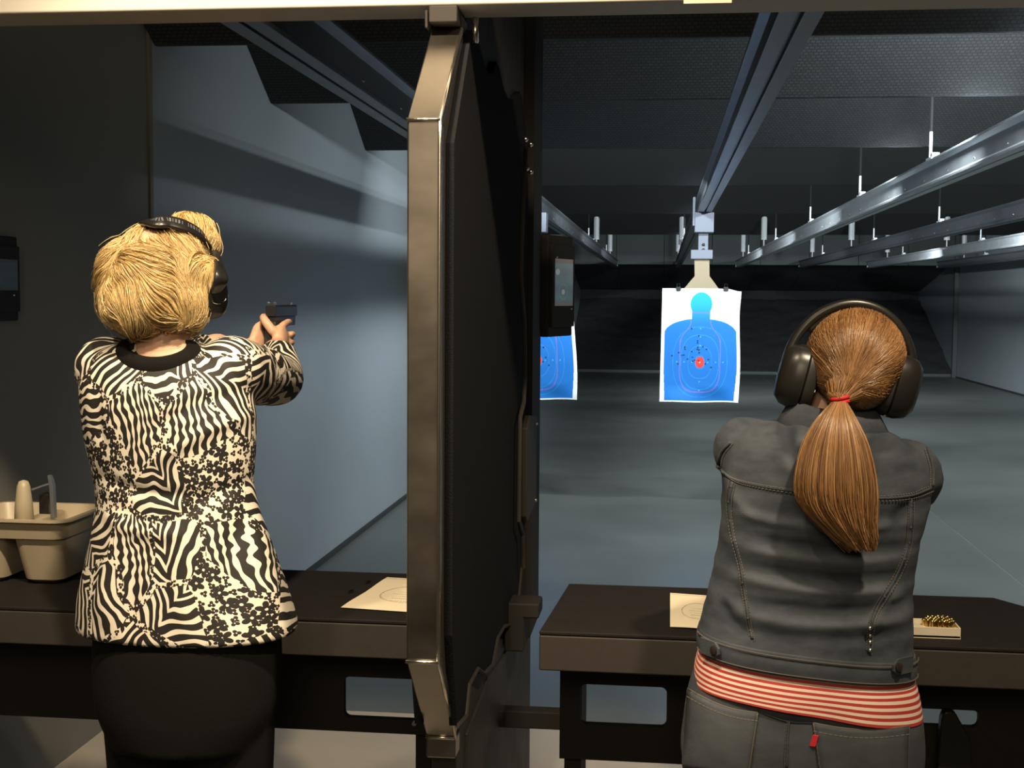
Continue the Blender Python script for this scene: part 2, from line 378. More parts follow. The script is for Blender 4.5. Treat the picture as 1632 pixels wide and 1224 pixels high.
def mesh_np(name, V, Fc, m, parent, tint=None):
    org = ORG[parent.name]; me = bpy.data.meshes.new(name); V = V-org
    me.vertices.add(len(V)); me.vertices.foreach_set('co', V.astype(np.float32).ravel())
    me.loops.add(Fc.size); me.loops.foreach_set('vertex_index', Fc.astype(np.int32).ravel())
    me.polygons.add(len(Fc)); me.polygons.foreach_set('loop_start', (np.arange(len(Fc))*Fc.shape[1]).astype(np.int32))
    me.update(calc_edges=True); me.shade_smooth(); me.materials.append(MT[m])
    o = bpy.data.objects.new(name, me); COL.objects.link(o); o.parent = parent; ORG[o.name] = org
    if tint is not None: set_attr(o, 'tint', tint)
    return o
def copy_tree(o, parent=None):
    c = o.copy(); COL.objects.link(c); c.parent = parent
    for ch in list(o.children): copy_tree(ch, c)
    return c
def nvec(p, s): return np.array(noise.noise_vector(Vector(p)*s))

# ================================================================== SETTING
WL, WR = -2.05, 6.15
fl = obj('floor', G().box(-3, 6.6, -2.5, 33, -.12, -.003), 'joint'); tag(fl, kind='structure')
for xa, xb in ((-3, 2.075), (2.083, 6.6)):
    for ya, yb in ((-2.5, 2.7), (2.706, 4.86), (4.866, 11.0), (11.006, 19.5), (19.506, 28.2)):
        obj('slab', G().box(xa, xb, ya, yb, -.06, 0), 'light_patch_floor' if 2 < ya < 4 else 'floor', fl)  # strip under and past the benches carries the painted light patch
tag(obj('wall_left', G().box(WL-.3, WL, 5.03, 33, 0, 3.6), 'wall'), kind='structure')
tag(obj('wall_near', G().prism([(-2.55, -2.5), (-2.06, -2.5), (-2.06, 5.0), (WL, 5.0), (WL, 5.03), (-2.55, 5.03)], lambda u, v, t: (u, v, t), 0, 3.6), 'dark_wall'), kind='structure')
tag(obj('wall_right', G().box(WR, WR+.3, -2.5, 33, 0, 3.6), 'wall'), kind='structure')
tag(obj('wall_back', G().box(-2.5, 6.6, 32.2, 32.6, 0, 3.6), 'rubber'), kind='structure')
tag(obj('ceiling', G().box(-3, 6.6, -2.5, 33, 3.6, 3.8), 'ceiling'), kind='structure')
tag(obj('baseboard_left', G().box(WL, WL+.018, 5.05, 28, 0, .03), 'seal'), kind='structure')
tag(obj('baseboard_right', G().box(WR-.018, WR, 4, 28, 0, .03), 'seal'), kind='structure')
ords = ['first', 'second', 'third', 'fourth', 'fifth', 'sixth']
for i, b in enumerate(BAF):
    h = .62
    pr = [(0, 0), (.03, 0), (.03+.02-h*1.72, h+.035), (-h*1.72, h)]
    # slanted plate: bottom edge downrange, rising towards the shooters
    o = obj('ceiling_baffle', G().prism([(y, z) for y, z in pr], lambda u, v, t: (t, b+u, 2.63+v), WL+.002, WR-.002), 'baffle' if i < 3 else 'ceiling', origin=(2, b, 2.63))
    tag(o, f'black slanted acoustic ceiling baffle, {ords[i]} one counted from the shooters', 'ceiling baffle', 'ceiling baffles down the range')
# bullet trap: upper plates, sloping deflector, rubber berm
n = 8; NTH = ['leftmost, hard against', 'second', 'third', 'fourth', 'fifth', 'sixth', 'seventh', 'eighth, farthest']
for k in range(n):
    xa = WL+.01+(WR-WL-.02)*k/n; xb = WL+.01+(WR-WL-.02)*(k+1)/n
    tag(obj('deflector_plate', G().box(xa+.004, xb-.004, 28.0, 28.06, 2.35, 3.3), 'plate', bevel=.004),
        f'grey steel plate above the bullet trap, {NTH[k]} from the left wall', 'steel plate', 'plates above the bullet trap')
for k in range(n):
    xa = WL+.01+(WR-WL-.02)*k/n; xb = WL+.01+(WR-WL-.02)*(k+1)/n
    tag(obj('sloping_plate', G().prism([(28.08, 2.5), (28.12, 2.5), (31.9, 1.9), (31.9, 1.85)], lambda u, v, t: (t, u, v), xa+.004, xb-.004), 'plate2'),
        f'dark sloping trap roof plate, {NTH[k]} from the left wall', 'steel plate', 'roof plates of the bullet trap')
bv = []; nx, ny = 90, 50
for j in range(ny):
    for i in range(nx):
        y = 28.15+3.9*j/(ny-1); x = WL+.003+(WR-WL-.006)*i/(nx-1)
        bv.append((x, y, .02+1.6*(j/(ny-1))+.05*noise.noise(Vector((x*2.2, y*2.2, 0)))+.03*noise.noise(Vector((x*7, y*7, 3)))))
g = G().add(bv, [(j*nx+i, j*nx+i+1, (j+1)*nx+i+1, (j+1)*nx+i) for j in range(ny-1) for i in range(nx-1)])
tag(obj('rubber_berm', g, 'rubber', smooth=True), 'dark rubber granulate berm sloping up at the far end', 'berm', kind='stuff')
tag(obj('berm_kerb', G().box(WL+.01, WR-.01, 28.07, 28.14, 0, .07), 'plate', bevel=.01), 'low grey steel kerb along the foot of the rubber berm', 'kerb')
for x, s in ((WR-.05, 'right'), (WL+.05, 'left')):
    tag(obj('corner_post', G().box(x-.045, x+.045, 27.9, 28.0, 0, 3.3), 'plate', bevel=.005), f'slim grey steel post in the far {s} corner', 'post')

# header over the booths
tag(obj('header_beam', G().box(-2.058, 3.2, 2.50, 2.62, 2.192, 2.5), 'header', bevel=.006), 'long painted steel header beam across the top of the booths', 'beam')
tag(obj('header_tape', G().box(.03, .12, 2.497, 2.503, 2.186, 2.196), 'white_card'), 'short pale tag stuck to the underside of the header beam', 'tag')

# ================================================================== RAILS AND CARRIERS
RX = [-1.02, .305, 1.555, 2.87, 4.28, 5.70]; RZ = 2.285
rail_lbl = ['grey target rail above the blonde shooter, leftmost', 'dark grey target rail above the lit hanging target', 'shiny galvanized target rail just right of the middle target, second lane over',
            'grey target rail in the empty lane, third from right', 'shiny target rail second from the right wall', 'dull target rail nearest the right wall']
def add_rail(i, x):
    t = thing('target_rail', (x, 2.9, RZ), rail_lbl[i], 'rail', 'target rails along the lanes')
    w, h = .052, .15; m = 'galv' if i in (2, 4) else 'galv_dark'
    Y0, Y1 = 2.7, 27.8
    pr = lambda u, v, s: (x+u, s, RZ+v)
    obj('track_lip', G().prism([(-w, 0), (-.007, 0), (-.007, .012), (-w, .014)], pr, Y0, Y1), m, t, bevel=.002)
    obj('track_lip', G().prism([(.007, 0), (w, 0), (w, .014), (.007, .012)], pr, Y0, Y1), m, t, bevel=.002)
    obj('web', G().prism([(-w, .014), (-.02, .016), (.02, .016), (w, .014), (.026, .032), (.026, h-.03), (w, h-.012), (w, h), (-w, h), (-w, h-.012), (-.026, h-.03), (-.026, .032)], pr, Y0, Y1), m, t, bevel=.002)
    for yy in np.arange(4.2, 16, .62):
        for s in (-1, 1):
            o = obj('bolt', G().sphere((x+s*.028, yy, RZ+.05), .006, 6, 4), 'stud', t, smooth=True)
    for yy in ((7.75, 10.45, 13.9, 18.1, 23.8) if i > 1 else (18.1, 23.8)):
        r = obj('hanger_rod', G().tube([(x-.03, yy, RZ+h), (x-.03, yy, 2.60)], .009, 8), 'white_pl', t)
        obj('shaded_rod', G().tube([(x-.03, yy, 2.60), (x-.03, yy, 3.6)], .009, 6), 'ceiling', r)  # upper rod coloured black to stand in for the shade up there
        obj('bracket', G().box(x-.05, x+.05, yy-.12, yy+.03, RZ+h, RZ+h+.012).box(x-.05, x-.01, yy-.15, yy-.09, RZ+h+.012, RZ+h+.03), 'white_pl', r)
    for yy in (20.2, 25.4):
        r = obj('hanger_rod', G().tube([(x-.03, yy, RZ+h), (x-.03, yy, RZ+h+.1)], .010, 8), 'white_pl', t)
        obj('sleeve', G().tube([(x-.03, yy, RZ+h+.1), (x-.03, yy, 3.3)], .045, 8), 'white_pl', r)
    obj('end_stop', G().box(x-.04, x+.04, Y1, Y1+.02, RZ+.01, RZ+.05), 'white_pl', t)
for i, x in enumerate(RX): add_rail(i, x)

def grid_paper(name, nu, nv, fpos, fcol, parent=None, m='paper', thick=0):
    U, V = np.meshgrid(np.linspace(0, 1, nu), np.linspace(0, 1, nv)); U, V = U.ravel(), V.ravel()
    pos = fpos(U, V); idx = np.arange(nu*nv).reshape(nv, nu)
    Fc = np.stack([idx[:-1, :-1], idx[:-1, 1:], idx[1:, 1:], idx[1:, :-1]], -1).reshape(-1, 4)
    if parent is None:
        org = pos.mean(0); o = obj(name, (pos, Fc.tolist()), m, None, smooth=True, origin=org)
    else: o = obj(name, (pos, Fc.tolist()), m, parent, smooth=True)
    c = np.ones((len(U), 4)); c[:, :3] = fcol(U, V); set_attr(o, 'col', c, 'FLOAT_COLOR')
    if thick: s = o.modifiers.new('thickness', 'SOLIDIFY'); s.thickness = thick
    return o
def sm(a, b, x): t = np.clip((x-a)/(b-a+1e-9), 0, 1); return t*t*(3-2*t)
TW, TH = .60, .875
holes = RNG.normal([.47, .50], [.13, .12], (26, 2))
def target_col(U, V):
    x = (U-.5)*TW; y = V*TH            # y up from the bottom edge
    white = np.tile([.82, .84, .84], (len(U), 1)); blue = np.array([.005, .165, .56]); cyan = np.array([.008, .34, .50])
    sh = .262 - .06*sm(.50, .60, y)-.14*sm(.56, .68, y)
    body = (np.abs(x) < np.where(y < .53, .275-.01*sm(.3, 0, y), .275*np.sqrt(np.clip(1-((y-.53)/.115)**2, 0, 1))*1.0)) & (y < .645) & (y > .012)
    body |= (np.abs(x) < .275-.22*sm(.54, .64, y)) & (y >= .5) & (y < .64)
    neck = (np.abs(x) < .068) & (y > .55) & (y < .74)
    head = (x/.083)**2+((y-.755)/.092)**2 < 1
    k = body | neck | head; c = white.copy()
    mixy = sm(.58, .8, y)[:, None]; c[k] = (blue*(1-mixy)+cyan*mixy)[k]
    cy = .31
    for hw, hh, wd in ((.035, .05, .0025), (.09, .125, .0025), (.145, .21, .0025), (.205, .27, .0022)):
        d = (np.abs(x/hw)**2.4+np.abs((y-cy)/hh)**2.4)**(1/2.4)
        c[k & (np.abs(d-1)*hw < wd*.75)] = (.03, .26, .66)
    d = (np.abs(x/.155)**3.5+np.abs((y-.33)/.25)**3.5)**(1/3.5)
    line = (np.abs(d-1)*.155 < .003) & (y < .50)
    xs = .155-(.155-.075)*sm(.46, .62, y); line |= (np.abs(np.abs(x)-xs) < .003) & (y >= .44) & (y < .69)
    line |= (np.abs(y-.69) < .004) & (np.abs(x) < .07)
    c[k & line] = (.16, .16, .56)
    red = (np.abs(x/.033)**2.4+np.abs((y-cy)/.042)**2.4) < 1; c[red] = (.78, .05, .04)
    dot = (x**2+(y-cy)**2) < .005**2; c[dot] = (.9, .45, .25)
    for px, py in ((.06, cy), (.12, cy), (.175, cy), (-.06, cy), (-.12, cy), (-.175, cy), (0, .16), (0, .095), (0, .44), (0, .505), (0, .57)):
        c[((x-px)**2+(y-py)**2) < .005**2] = (.12, .45, .75)
    for hx, hy in holes:
        c[((x-(hx-.5)*TW)**2+(y-hy*TH*.8-.05)**2) < .0062**2] = (.01, .01, .012)
    return c
def target_set(x, Yt, who, tilt, sway, full):
    top = 1.705
    c = thing('target_carrier', (x, Yt, RZ), f'grey trolley carrying the target {who}', 'target carrier', 'target carriers')
    obj('housing', G().box(x-.075, x+.07, Yt-.06, Yt+.1, 2.13, 2.283), 'carrier', c, bevel=.006)
    obj('side_plate', G().box(x-.09, x-.072, Yt-.05, Yt+.1, 2.18, 2.40), 'carrier', c, bevel=.003)
    obj('neck', G().box(x-.045, x+.03, Yt-.01, Yt+.012, 1.95, 2.14), 'carrier', c, bevel=.003)
    for dz in (2.04, 2.0): obj('screw', G().sphere((x-.005, Yt-.012, dz), .012, 8, 6), 'clip', c, smooth=True)
    obj('clamp_bar', G().box(x-.1, x+.065, Yt-.03, Yt+.03, 1.93, 2.0), 'carrier', c, bevel=.004)
    hp = [(-.072, 1.95), (.04, 1.95), (.045, 1.80), (.12, top-.005), (.12, 1.2), (-.15, 1.2), (-.15, top-.005), (-.068, 1.80)]
    tag(obj('cardboard_hanger', G().prism(hp, lambda u, v, t: (x+u, t, v), Yt-.004, Yt+.003), 'card', origin=(x, Yt, 1.2)),
        f'tan cardboard backer behind the target {who}', 'cardboard', 'cardboard backers')
    def pos(U, V):
        xx = (U-.5)*TW; zz = top-TH+V*TH
        y = Yt-.012+.012*np.sin(V*5+U*2)*(1-V)-.05*sm(.8, 1, U)*sm(.75, 1, V)-.03*sm(.15, 0, V)*np.sin(U*7)
        z = zz-.022*sm(.8, 1, U)*sm(.6, 1, V)+.003*np.sin(U*9)*(1-V)+tilt*xx
        return np.stack([x-.012+xx+sway*(1-V)*TH+.008*np.sin(V*6)*sm(.7, 1, U), y, z], 1)
    s = grid_paper('paper_target', 200, 290, pos, target_col)
    tag(s, f'white paper target with blue torso silhouette {who}', 'target', 'paper silhouette targets')
    for dx in (-.19, .17):
        k = thing('binder_clip', (x+dx, Yt, top-.02), f"black binder clip, {'left' if dx < 0 else 'right'} one, on target {who}", 'binder clip', 'binder clips')
        obj('clip_body', G().box(x+dx-.018, x+dx+.018, Yt-.03, Yt+.016, top-.018, top+.012), 'clip', k, bevel=.003)
        obj('clip_handle', G().tube([(x+dx-.01, Yt-.01, top+.01), (x+dx-.01, Yt-.012, top+.035), (x+dx+.01, Yt-.012, top+.035), (x+dx+.01, Yt-.01, top+.01)], .002, 5), 'clip', k)
target_set(.305, 10.0, 'hanging fully in view at the middle', .0, -.012, True)
target_set(-.975, 10.0, 'half hidden behind the divider', .01, .035, False)

# ================================================================== DIVIDER
D0 = thing('booth_divider', (-.43, 2.8, 0), 'tall black booth divider with chamfered stainless front edge between the shooters', 'divider')
xl, xr = -.462, -.402
xm = (xl+xr)/2
obj('core_plate', G().prism([(2.6, 0), (3.98, 0), (3.98, 2.62), (2.63, 2.62), (2.63, 2.184), (2.56, 2.17), (2.34, 1.94), (2.34, .95), (2.53, .74), (2.56, .6), (2.6, .5)], lambda u, v, t: (t, u, v), xl+.004, xr-.004), 'steel_dark', D0, bevel=.003)
def front_seg(a, b, a2, b2, m='stainless'):
    return obj('edge_cover', G().prism([a, b, b2, a2], lambda u, v, t: (t, u, v), xl, xr), m, D0, bevel=.004, seg=3)
front_seg((2.30, .958), (2.30, 1.945), (2.345, .96), (2.345, 1.94))
front_seg((2.30, 1.948), (2.545, 2.158), (2.345, 1.943), (2.575, 2.14))
front_seg((2.545, 2.16), (2.545, 2.184), (2.62, 2.142), (2.62, 2.184))
front_seg((2.30, .955), (2.505, .745), (2.345, .957), (2.54, .755))
front_seg((2.505, .742), (2.505, .70), (2.56, .742), (2.56, .70))
for (ya, za), (yb, zb) in (((2.30, 1.9465), (2.36, 1.9465)), ((2.30, .9565), (2.36, .9565)), ((2.505, .7435), (2.56, .7435))):
    obj('weld_seam', G().tube([(xl-.001, ya-.001, za), (xr+.001, ya-.001, za)], .0035, 8), 'edge_steel', D0, smooth=True)
obj('edge_bead', G().tube([(xr, 2.548, 2.158), (xr, 2.30, 1.946), (xr, 2.299, 1.9), (xr, 2.299, 1.0), (xr, 2.30, .957), (xr, 2.505, .744)], .0038, 8), 'edge_steel', D0, smooth=True)
top_e = [(2.60, 2.165), (2.64, 2.172), (2.70, 2.16), (2.78, 2.13), (2.86, 2.122), (2.93, 2.135), (2.985, 2.172), (3.04, 2.165), (3.12, 2.132), (3.21, 2.122), (3.36, 2.142), (3.47, 2.18), (3.53, 2.172), (3.60, 2.12), (3.66, 2.06)]
bot_px = [(833, 903), (825, 994), (806, 998), (795, 1017), (787, 1060), (774, 1074), (764, 1066), (750, 1092), (745, 1142), (732, 1157)]
bot_e = [tuple(PX(*q, -.385)[1:]) for q in bot_px]
fp = [(2.385, .985), (2.385, 1.915)]+top_e+[(3.70, 1.95), (3.70, 1.0)]+bot_e
fp = [p for i, p in enumerate(fp) if i == 0 or abs(p[0]-fp[i-1][0])+abs(p[1]-fp[i-1][1]) > .004]
for s, nm in ((1, 'right'), (-1, 'left')):
    a, b = (xr-.003, xr+.012) if s > 0 else (xl-.012, xl+.003)
    obj('foam_panel', G().prism(fp, lambda u, v, t: (t, u, v), a, b), 'foam', D0)
    lip = [(xm+s*(.03+.013), y, z) for y, z in bot_e]
    obj('lower_trim', G().tube(lip, .005, 6), 'steel_dark', D0)
strip = [(838, 232), (833, 340), (830, 440), (836, 520), (837, 600), (835, 640), (829, 665), (828, 740), (827, 830), (833, 850), (834, 905)]
obj('rear_trim', G().tube([PX(x, y, -.372) for x, y in strip], .006, 8), 'steel_dark', D0)
obj('rear_post', G().box(xl-.02, xr+.025, 3.74, 3.99, .62, 2.62), 'panel_black', D0, bevel=.004)
for px, py in ((845, 222), (853, 230), (847, 268), (853, 274)):
    p = PX(px-5, py, xr+.03); obj('bolt_head', G().sphere((xr+.026, p[1], p[2]), .008, 8, 6), 'stud', D0, smooth=True)
a = PX(842, 665, -.36); b = PX(853, 815, -.36)
pl = obj('cover_plate', G().prism([(a[1]+.03, b[2]), (b[1]+.05, b[2]+.02), (b[1]+.05, a[2]-.02), (a[1]+.06, a[2]), (a[1], a[2]-.03), (a[1], b[2]+.02)], lambda u, v, t: (t, u, v), xr+.024, xr+.04), 'steel_dark', D0, bevel=.004)
for z in (a[2]-.04, b[2]+.03): obj('screw', G().sphere((xr+.041, b[1]+.02, z), .005, 8, 5), 'stud', pl, smooth=True)
obj('header_bracket', G().box(xl+.002, xr-.002, 2.5, 2.6, 2.16, 2.193).box(xl-.006, xl, 2.5, 2.56, 2.15, 2.185), 'steel_dark', D0, bevel=.003)
obj('bracket_bolt', G().tube([(xr+.022, 2.58, 2.135), (xr+.022, 2.58, 2.185)], .007, 8), 'edge_steel', D0, smooth=True)
# arm joining the divider to the counter
obj('joining_bar', G().box(xr, -.2, 3.2, 3.25, .53, .575), 'panel_black', D0, bevel=.004)
for z in (.545, .56): obj('screw', G().sphere((-.235, 3.198, z), .005, 8, 5), 'stud', D0, smooth=True)
obj('shelf_bracket', G().box(xr, -.31, 3.3, 3.4, .79, .83).box(xr, -.35, 3.3, 3.42, .70, .80), 'panel_black', D0, bevel=.006)
obj('lower_skirt', G().prism([(2.62, .05), (3.98, .05), (3.98, .62), (3.76, .66), (3.2, .70), (3.0, .72), (2.66, .70)], lambda u, v, t: (t, u, v), xl-.002, xr+.002), 'steel_dark', D0, bevel=.004)

# monitors
def monitor(name, A, B, z0, z1, back, label, lit):
    t = thing(name, (A[0], A[1], z0), label, 'monitor', 'lane control monitors')
    A = np.array([*A, 0.]); B = np.array([*B, 0.]); ax = (B-A); L = np.linalg.norm(ax); ax /= L
    nrm = np.array([ax[1], -ax[0], 0]); up = np.array([0, 0, 1.]); zc = (z0+z1)/2; c = (A+B)/2+up*zc
    obj('case', G().obox(c-nrm*back/2, ax, nrm, up, L/2, back/2, (z1-z0)/2), 'panel_black', t, bevel=.006)
    fz = zc+.015
    b = obj('bezel', G().obox(c+nrm*.004, ax, nrm, up, L/2-.008, .006, (z1-z0)/2-.03), 'panel_black', t, bevel=.003)
    w2, h2 = L/2-.026, (z1-z0)/2-.085
    def pos(U, V): return (c+nrm*.0112+up*.012)[None]+((U-.5)*2*w2)[:, None]*ax+((V-.5)*2*h2)[:, None]*up
    def col(U, V):
        base = np.stack([.16+.05*V, .23+.06*np.sin(V*9)**2, .27+.05*np.sin(V*9)**2], 1)*(1.1-.25*np.abs(V-.6))[:, None]
        for cu, cv, r in ((.45, .30, .10), (.15, .72, .12)):
            k = (((U-cu)*.6)**2+(V-cv)**2) < r*r*.3; base[k] = (.5, .58, .6)
        d = np.sqrt(((U-.45)*.7)**2+((V-.3))**2); base[np.abs(d-.16) < .012] *= 1.3
        base[(V > .9) | (V < .07)] = (.24, .21, .2)
        return base*lit
    s = grid_paper('screen', 40, 60, pos, col, t, 'screen')
    for fu, fv in ((-.75, .92), (.75, -.72)): obj('light', G().sphere(c+nrm*.011+ax*w2*fu*1.1+up*(h2+.02)*fv*1.05, .004, 8, 5), 'stud', b, smooth=True)
A = PY(874, 450, 3.98)[:2]; B = PY(913, 450, 4.17)[:2]
monitor('lane_monitor', A, B, PY(890, 536, 4.08)[2], PY(890, 376, 4.08)[2], .03, 'black lane monitor with lit bluish screen on the divider', 1.0)
A = PX(-70, 440, -2.035)[:2]; B = PX(29, 440, -2.045)[:2]
monitor('lane_monitor', A, B, PX(10, 512, -2.04)[2], PX(10, 376, -2.04)[2], .012, 'black lane monitor with dim screen at the left wall', .16)

# ================================================================== COUNTERS
def counter(label, poly, slots, x0, x1, zp):
    c = thing('shooting_bench', ((x0+x1)/2, 3.0, 0), label, 'bench', 'shooting benches')
    obj('bench_top', G().prism(poly, lambda u, v, t: (u, v, t), .903, .912), 'countertop', c, bevel=.003)
    inner = [(u, v) for u, v in poly]
    obj('apron', G().prism(inner, lambda u, v, t: (u, v, t), .825, .9025), 'counter_front', c, bevel=.004)
    # back panel with rounded hand slots, set under the top
    yb = 2.93; z0, z1 = zp, .824
    xs = [x0+.02]+[q for s in slots for q in s[:2]]+[x1-.02]
    for k in range(0, len(xs), 2): obj('panel', G().box(xs[k], xs[k+1], yb, yb+.02, z0, z1), 'panel_black', c)
    for sx0, sx1, sz0, sz1 in slots:
        obj('panel', G().box(sx0, sx1, yb, yb+.02, z0, sz0), 'panel_black', c); obj('panel', G().box(sx0, sx1, yb, yb+.02, sz1, z1), 'panel_black', c)
        r = .014
        for cx, cz, dx, dz in ((sx0, sz0, 1, 1), (sx1, sz0, -1, 1), (sx0, sz1, 1, -1), (sx1, sz1, -1, -1)):
            arc = [(cx, cz)]+[(cx+dx*r*(1-math.sin(t)), cz+dz*r*(1-math.cos(t))) for t in np.linspace(0, math.pi/2, 6)]
            obj('slot_corner', G().prism(arc, lambda u, v, t: (u, t, v), yb, yb+.02), 'panel_black', c)
    for xx in (x0+.03, x1-.07): obj('support_leg', G().box(xx, xx+.04, 2.95, 3.15, 0, .824), 'panel_black', c, bevel=.004)
    return c
yb = 2.93
sl = [PY(548, 1078, yb), PY(700, 1150, yb)]
counter('black shooting bench in the blonde shooter\'s lane', [(-2.055, 2.76), (-.5, 2.76), (-.5, 3.245), (-2.055, 3.245)], [(sl[0][0], sl[1][0], sl[1][2], sl[0][2])], -2.055, -.5, PY(600, 1168, yb)[2])
sr = [PY(925, 1090, yb), PY(1062, 1160, yb)]; sq = [PY(1400, 1126, yb), PY(1560, 1160, yb)]
counter('black shooting bench with chamfered corner in the ponytailed shooter\'s lane', [(-.255, 2.72), (.95, 2.72), (.95, 2.96), (.805, 3.19), (-.225, 3.19)], [(sr[0][0], sr[1][0], sr[1][2], sr[0][2]), (sq[0][0], sq[1][0], sq[1][2], sq[0][2])], -.245, .94, PY(1000, 1214, yb)[2])
p = PY(1512, 1130, 2.86)
t = thing('upright_handle', (p[0], 2.86, 0), 'dark rounded upright handle standing under the right bench', 'handle')
hx = p[0]; hz = p[2]
obj('grip', G().prism([(-.022, -.13), (-.018, -.02), (-.012, -.003), (.0, 0), (.012, -.004), (.03, -.035), (.045, -.06), (.05, -.13)], lambda u, v, s: (hx+u, s, hz+v), 2.845, 2.875), 'blackpl', t, bevel=.004)
obj('shaft', G().box(hx+.008, hx+.046, 2.85, 2.872, 0, hz-.12), 'counter_front', t, bevel=.004)

# sheets of paper on the benches
def sheet_col(U, V):
    c = np.tile([.80, .70, .52], (len(U), 1)); x = (U-.55); y = (V-.48)
    d = np.sqrt((x/.32)**2+(y/.24)**2); c[np.abs(d-1) < .022] = (.30, .26, .19)
    for k, yy in enumerate((-.12, -.05, .02, .09)):
        row = (np.abs(y-yy) < .014) & (np.abs(x) < .2-.04*abs(k-1.5)) & (np.sin(U*230+k) > -.3); c[row] = (.5, .43, .32)
    row = (np.abs(V-.28) < .012) & (np.abs(x) < .2) & (np.sin(U*190) > -.2); c[row] = (.5, .43, .32)
    c[(np.abs(V-.955) < .006)] = (.35, .3, .22); return c
def sheet(q, label, lift):
    q = [PZ(*e, .9135) for e in q]
    def pos(U, V):
        a = q[0][None]*((1-U)*(1-V))[:, None]+q[1][None]*(U*(1-V))[:, None]+q[2][None]*(U*V)[:, None]+q[3][None]*((1-U)*V)[:, None]
        a[:, 2] += lift*np.sin(U*3.1)*.5*(1-V)+.0015+.001*np.sin(V*9); return a
    tag(grid_paper('paper_sheet', 110, 90, pos, sheet_col, None, 'paper'), label, 'paper', 'instruction sheets')
sheet([(543, 969), (705, 980), (700, 926), (617, 921)], 'cream printed sheet with a drawn oval on the left bench', .0)
sheet([(1068, 1000), (1150, 1006), (1150, 952), (1068, 946)], 'cream printed sheet with a drawn oval beside the denim jacket', .003)
for px, py in ((555, 945), (583, 930)):
    p = PZ(px, py, .914); tag(obj('shell_casing', G().tube([p+[0, 0, .003], p+[.008, .012, .003]], .003, 8), 'brass', smooth='auto', origin=p), f"tiny spent casing lying on the left bench, {'nearer' if py > 940 else 'farther'} one", 'casing', 'spent casings')

# cartridge tray
p0 = PZ(1440, 1021, .912); p1 = PZ(1531, 1019, .912); ty0 = p1[1]; tx0, tx1 = p0[0]-.02, p1[0]
t = thing('cartridge_tray', ((tx0+tx1)/2, ty0+.03, .912), 'cream cardboard ammunition tray on the right bench', 'tray')
th = .024
obj('tray_floor', G().box(tx0, tx1, ty0, ty0+.075, .912, .918), 'white_card', t)
obj('tray_wall', G().box(tx0, tx1, ty0, ty0+.003, .913, .912+th), 'white_card', t, bevel=.001)
obj('tray_wall', G().box(tx0, tx1, ty0+.072, ty0+.075, .913, .912+th), 'white_card', t, bevel=.001)
obj('tray_wall', G().box(tx1-.003, tx1, ty0+.003, ty0+.072, .913, .912+th), 'white_card', t, bevel=.001)
obj('tray_insert', G().box(tx0, tx1-.004, ty0+.004, ty0+.071, .918, .912+th-.006), 'white_card', t)
cart = None; cz = .912+th-.014
for j in range(6):
    for i in range(8):
        x = tx1-.010-i*.0106-(j % 2)*.0053; y = ty0+.010+j*.0100
        if ((x-(tx1-.036))/.036)**2+((y-(ty0+.038))/.036)**2 > 1: continue
        if cart is None:
            cart = obj('cartridge', G().tube([(0, 0, 0), (0, 0, .019), (0, 0, .0193)], [.0048, .0048, .0032], 12).sphere((0, 0, .0185), (.0042, .0042, .003), 10, 6), 'brass', smooth='auto')
            tag(cart, 'brass pistol cartridge standing in the cream tray', 'cartridge', 'cartridges in the tray'); o = cart
        else: o = cart.copy(); COL.objects.link(o)
        o.location = (x, y, cz+.006*(1-((x-(tx1-.036))/.036)**2)); o.rotation_euler = (random.uniform(-.12, .12), random.uniform(-.12, .12), 0)

# beige caddy
t = thing('tool_caddy', (-1.5, 3.05, .912), 'beige plastic caddy with upright handle post at the left bench end', 'caddy')
def rrect(cx, cy, hx, hy, r, z, n=5):
    out = []
    for sx, sy, a0 in ((1, 1, 0), (-1, 1, 90), (-1, -1, 180), (1, -1, 270)):
        for k in range(n):
            a = math.radians(a0+90*k/(n-1)); out.append((cx+sx*(hx-r)+r*math.cos(a), cy+sy*(hy-r)+r*math.sin(a), z))
    return out
cxr = PY(165, 800, 3.14)[0]; rimz = 1.082; cw = .155; cx = cxr-cw; cy = 3.06
def shell(hx0, hy0, hx1, hy1, z0, z1, ox=0, oy=0, r=.03, w=.006):
    return G().rings([rrect(cx+ox, cy+oy, hx0-w, hy0-w, r*.7, z0+w), rrect(cx+ox, cy+oy, hx0-w-.02, hy0-w-.02, r*.4, z0+w)][::-1] if False else
                     [rrect(cx+ox, cy+oy, hx0-.02, hy0-.02, r*.5, z0), rrect(cx+ox, cy+oy, hx0, hy0, r, z0+.012), rrect(cx+ox, cy+oy, hx1, hy1, r, z1),
                      rrect(cx+ox, cy+oy, hx1-w, hy1-w, r*.8, z1), rrect(cx+ox, cy+oy, hx0-w, hy0-w, r*.8, z0+.02), rrect(cx+ox, cy+oy, hx0-.03, hy0-.03, r*.4, z0+.018)])
obj('bin', shell(.052, .075, .066, .105, .912, rimz-.045, ox=.062), 'beige', t, smooth='auto')
obj('bin', shell(.052, .075, .066, .105, .912, rimz-.045, ox=-.09), 'beige', t, smooth='auto')
obj('tray_body', G().rings([rrect(cx, cy, cw-.022, .112, .03, rimz-.05), rrect(cx, cy, cw-.012, .122, .035, rimz-.012), rrect(cx, cy, cw, .134, .04, rimz-.006), rrect(cx, cy, cw, .134, .04, rimz), rrect(cx, cy, cw-.014, .12, .032, rimz), rrect(cx, cy, cw-.03, .10, .03, rimz-.045)]), 'beige', t, smooth='auto')
hpx = PY(38, 800, 3.0)
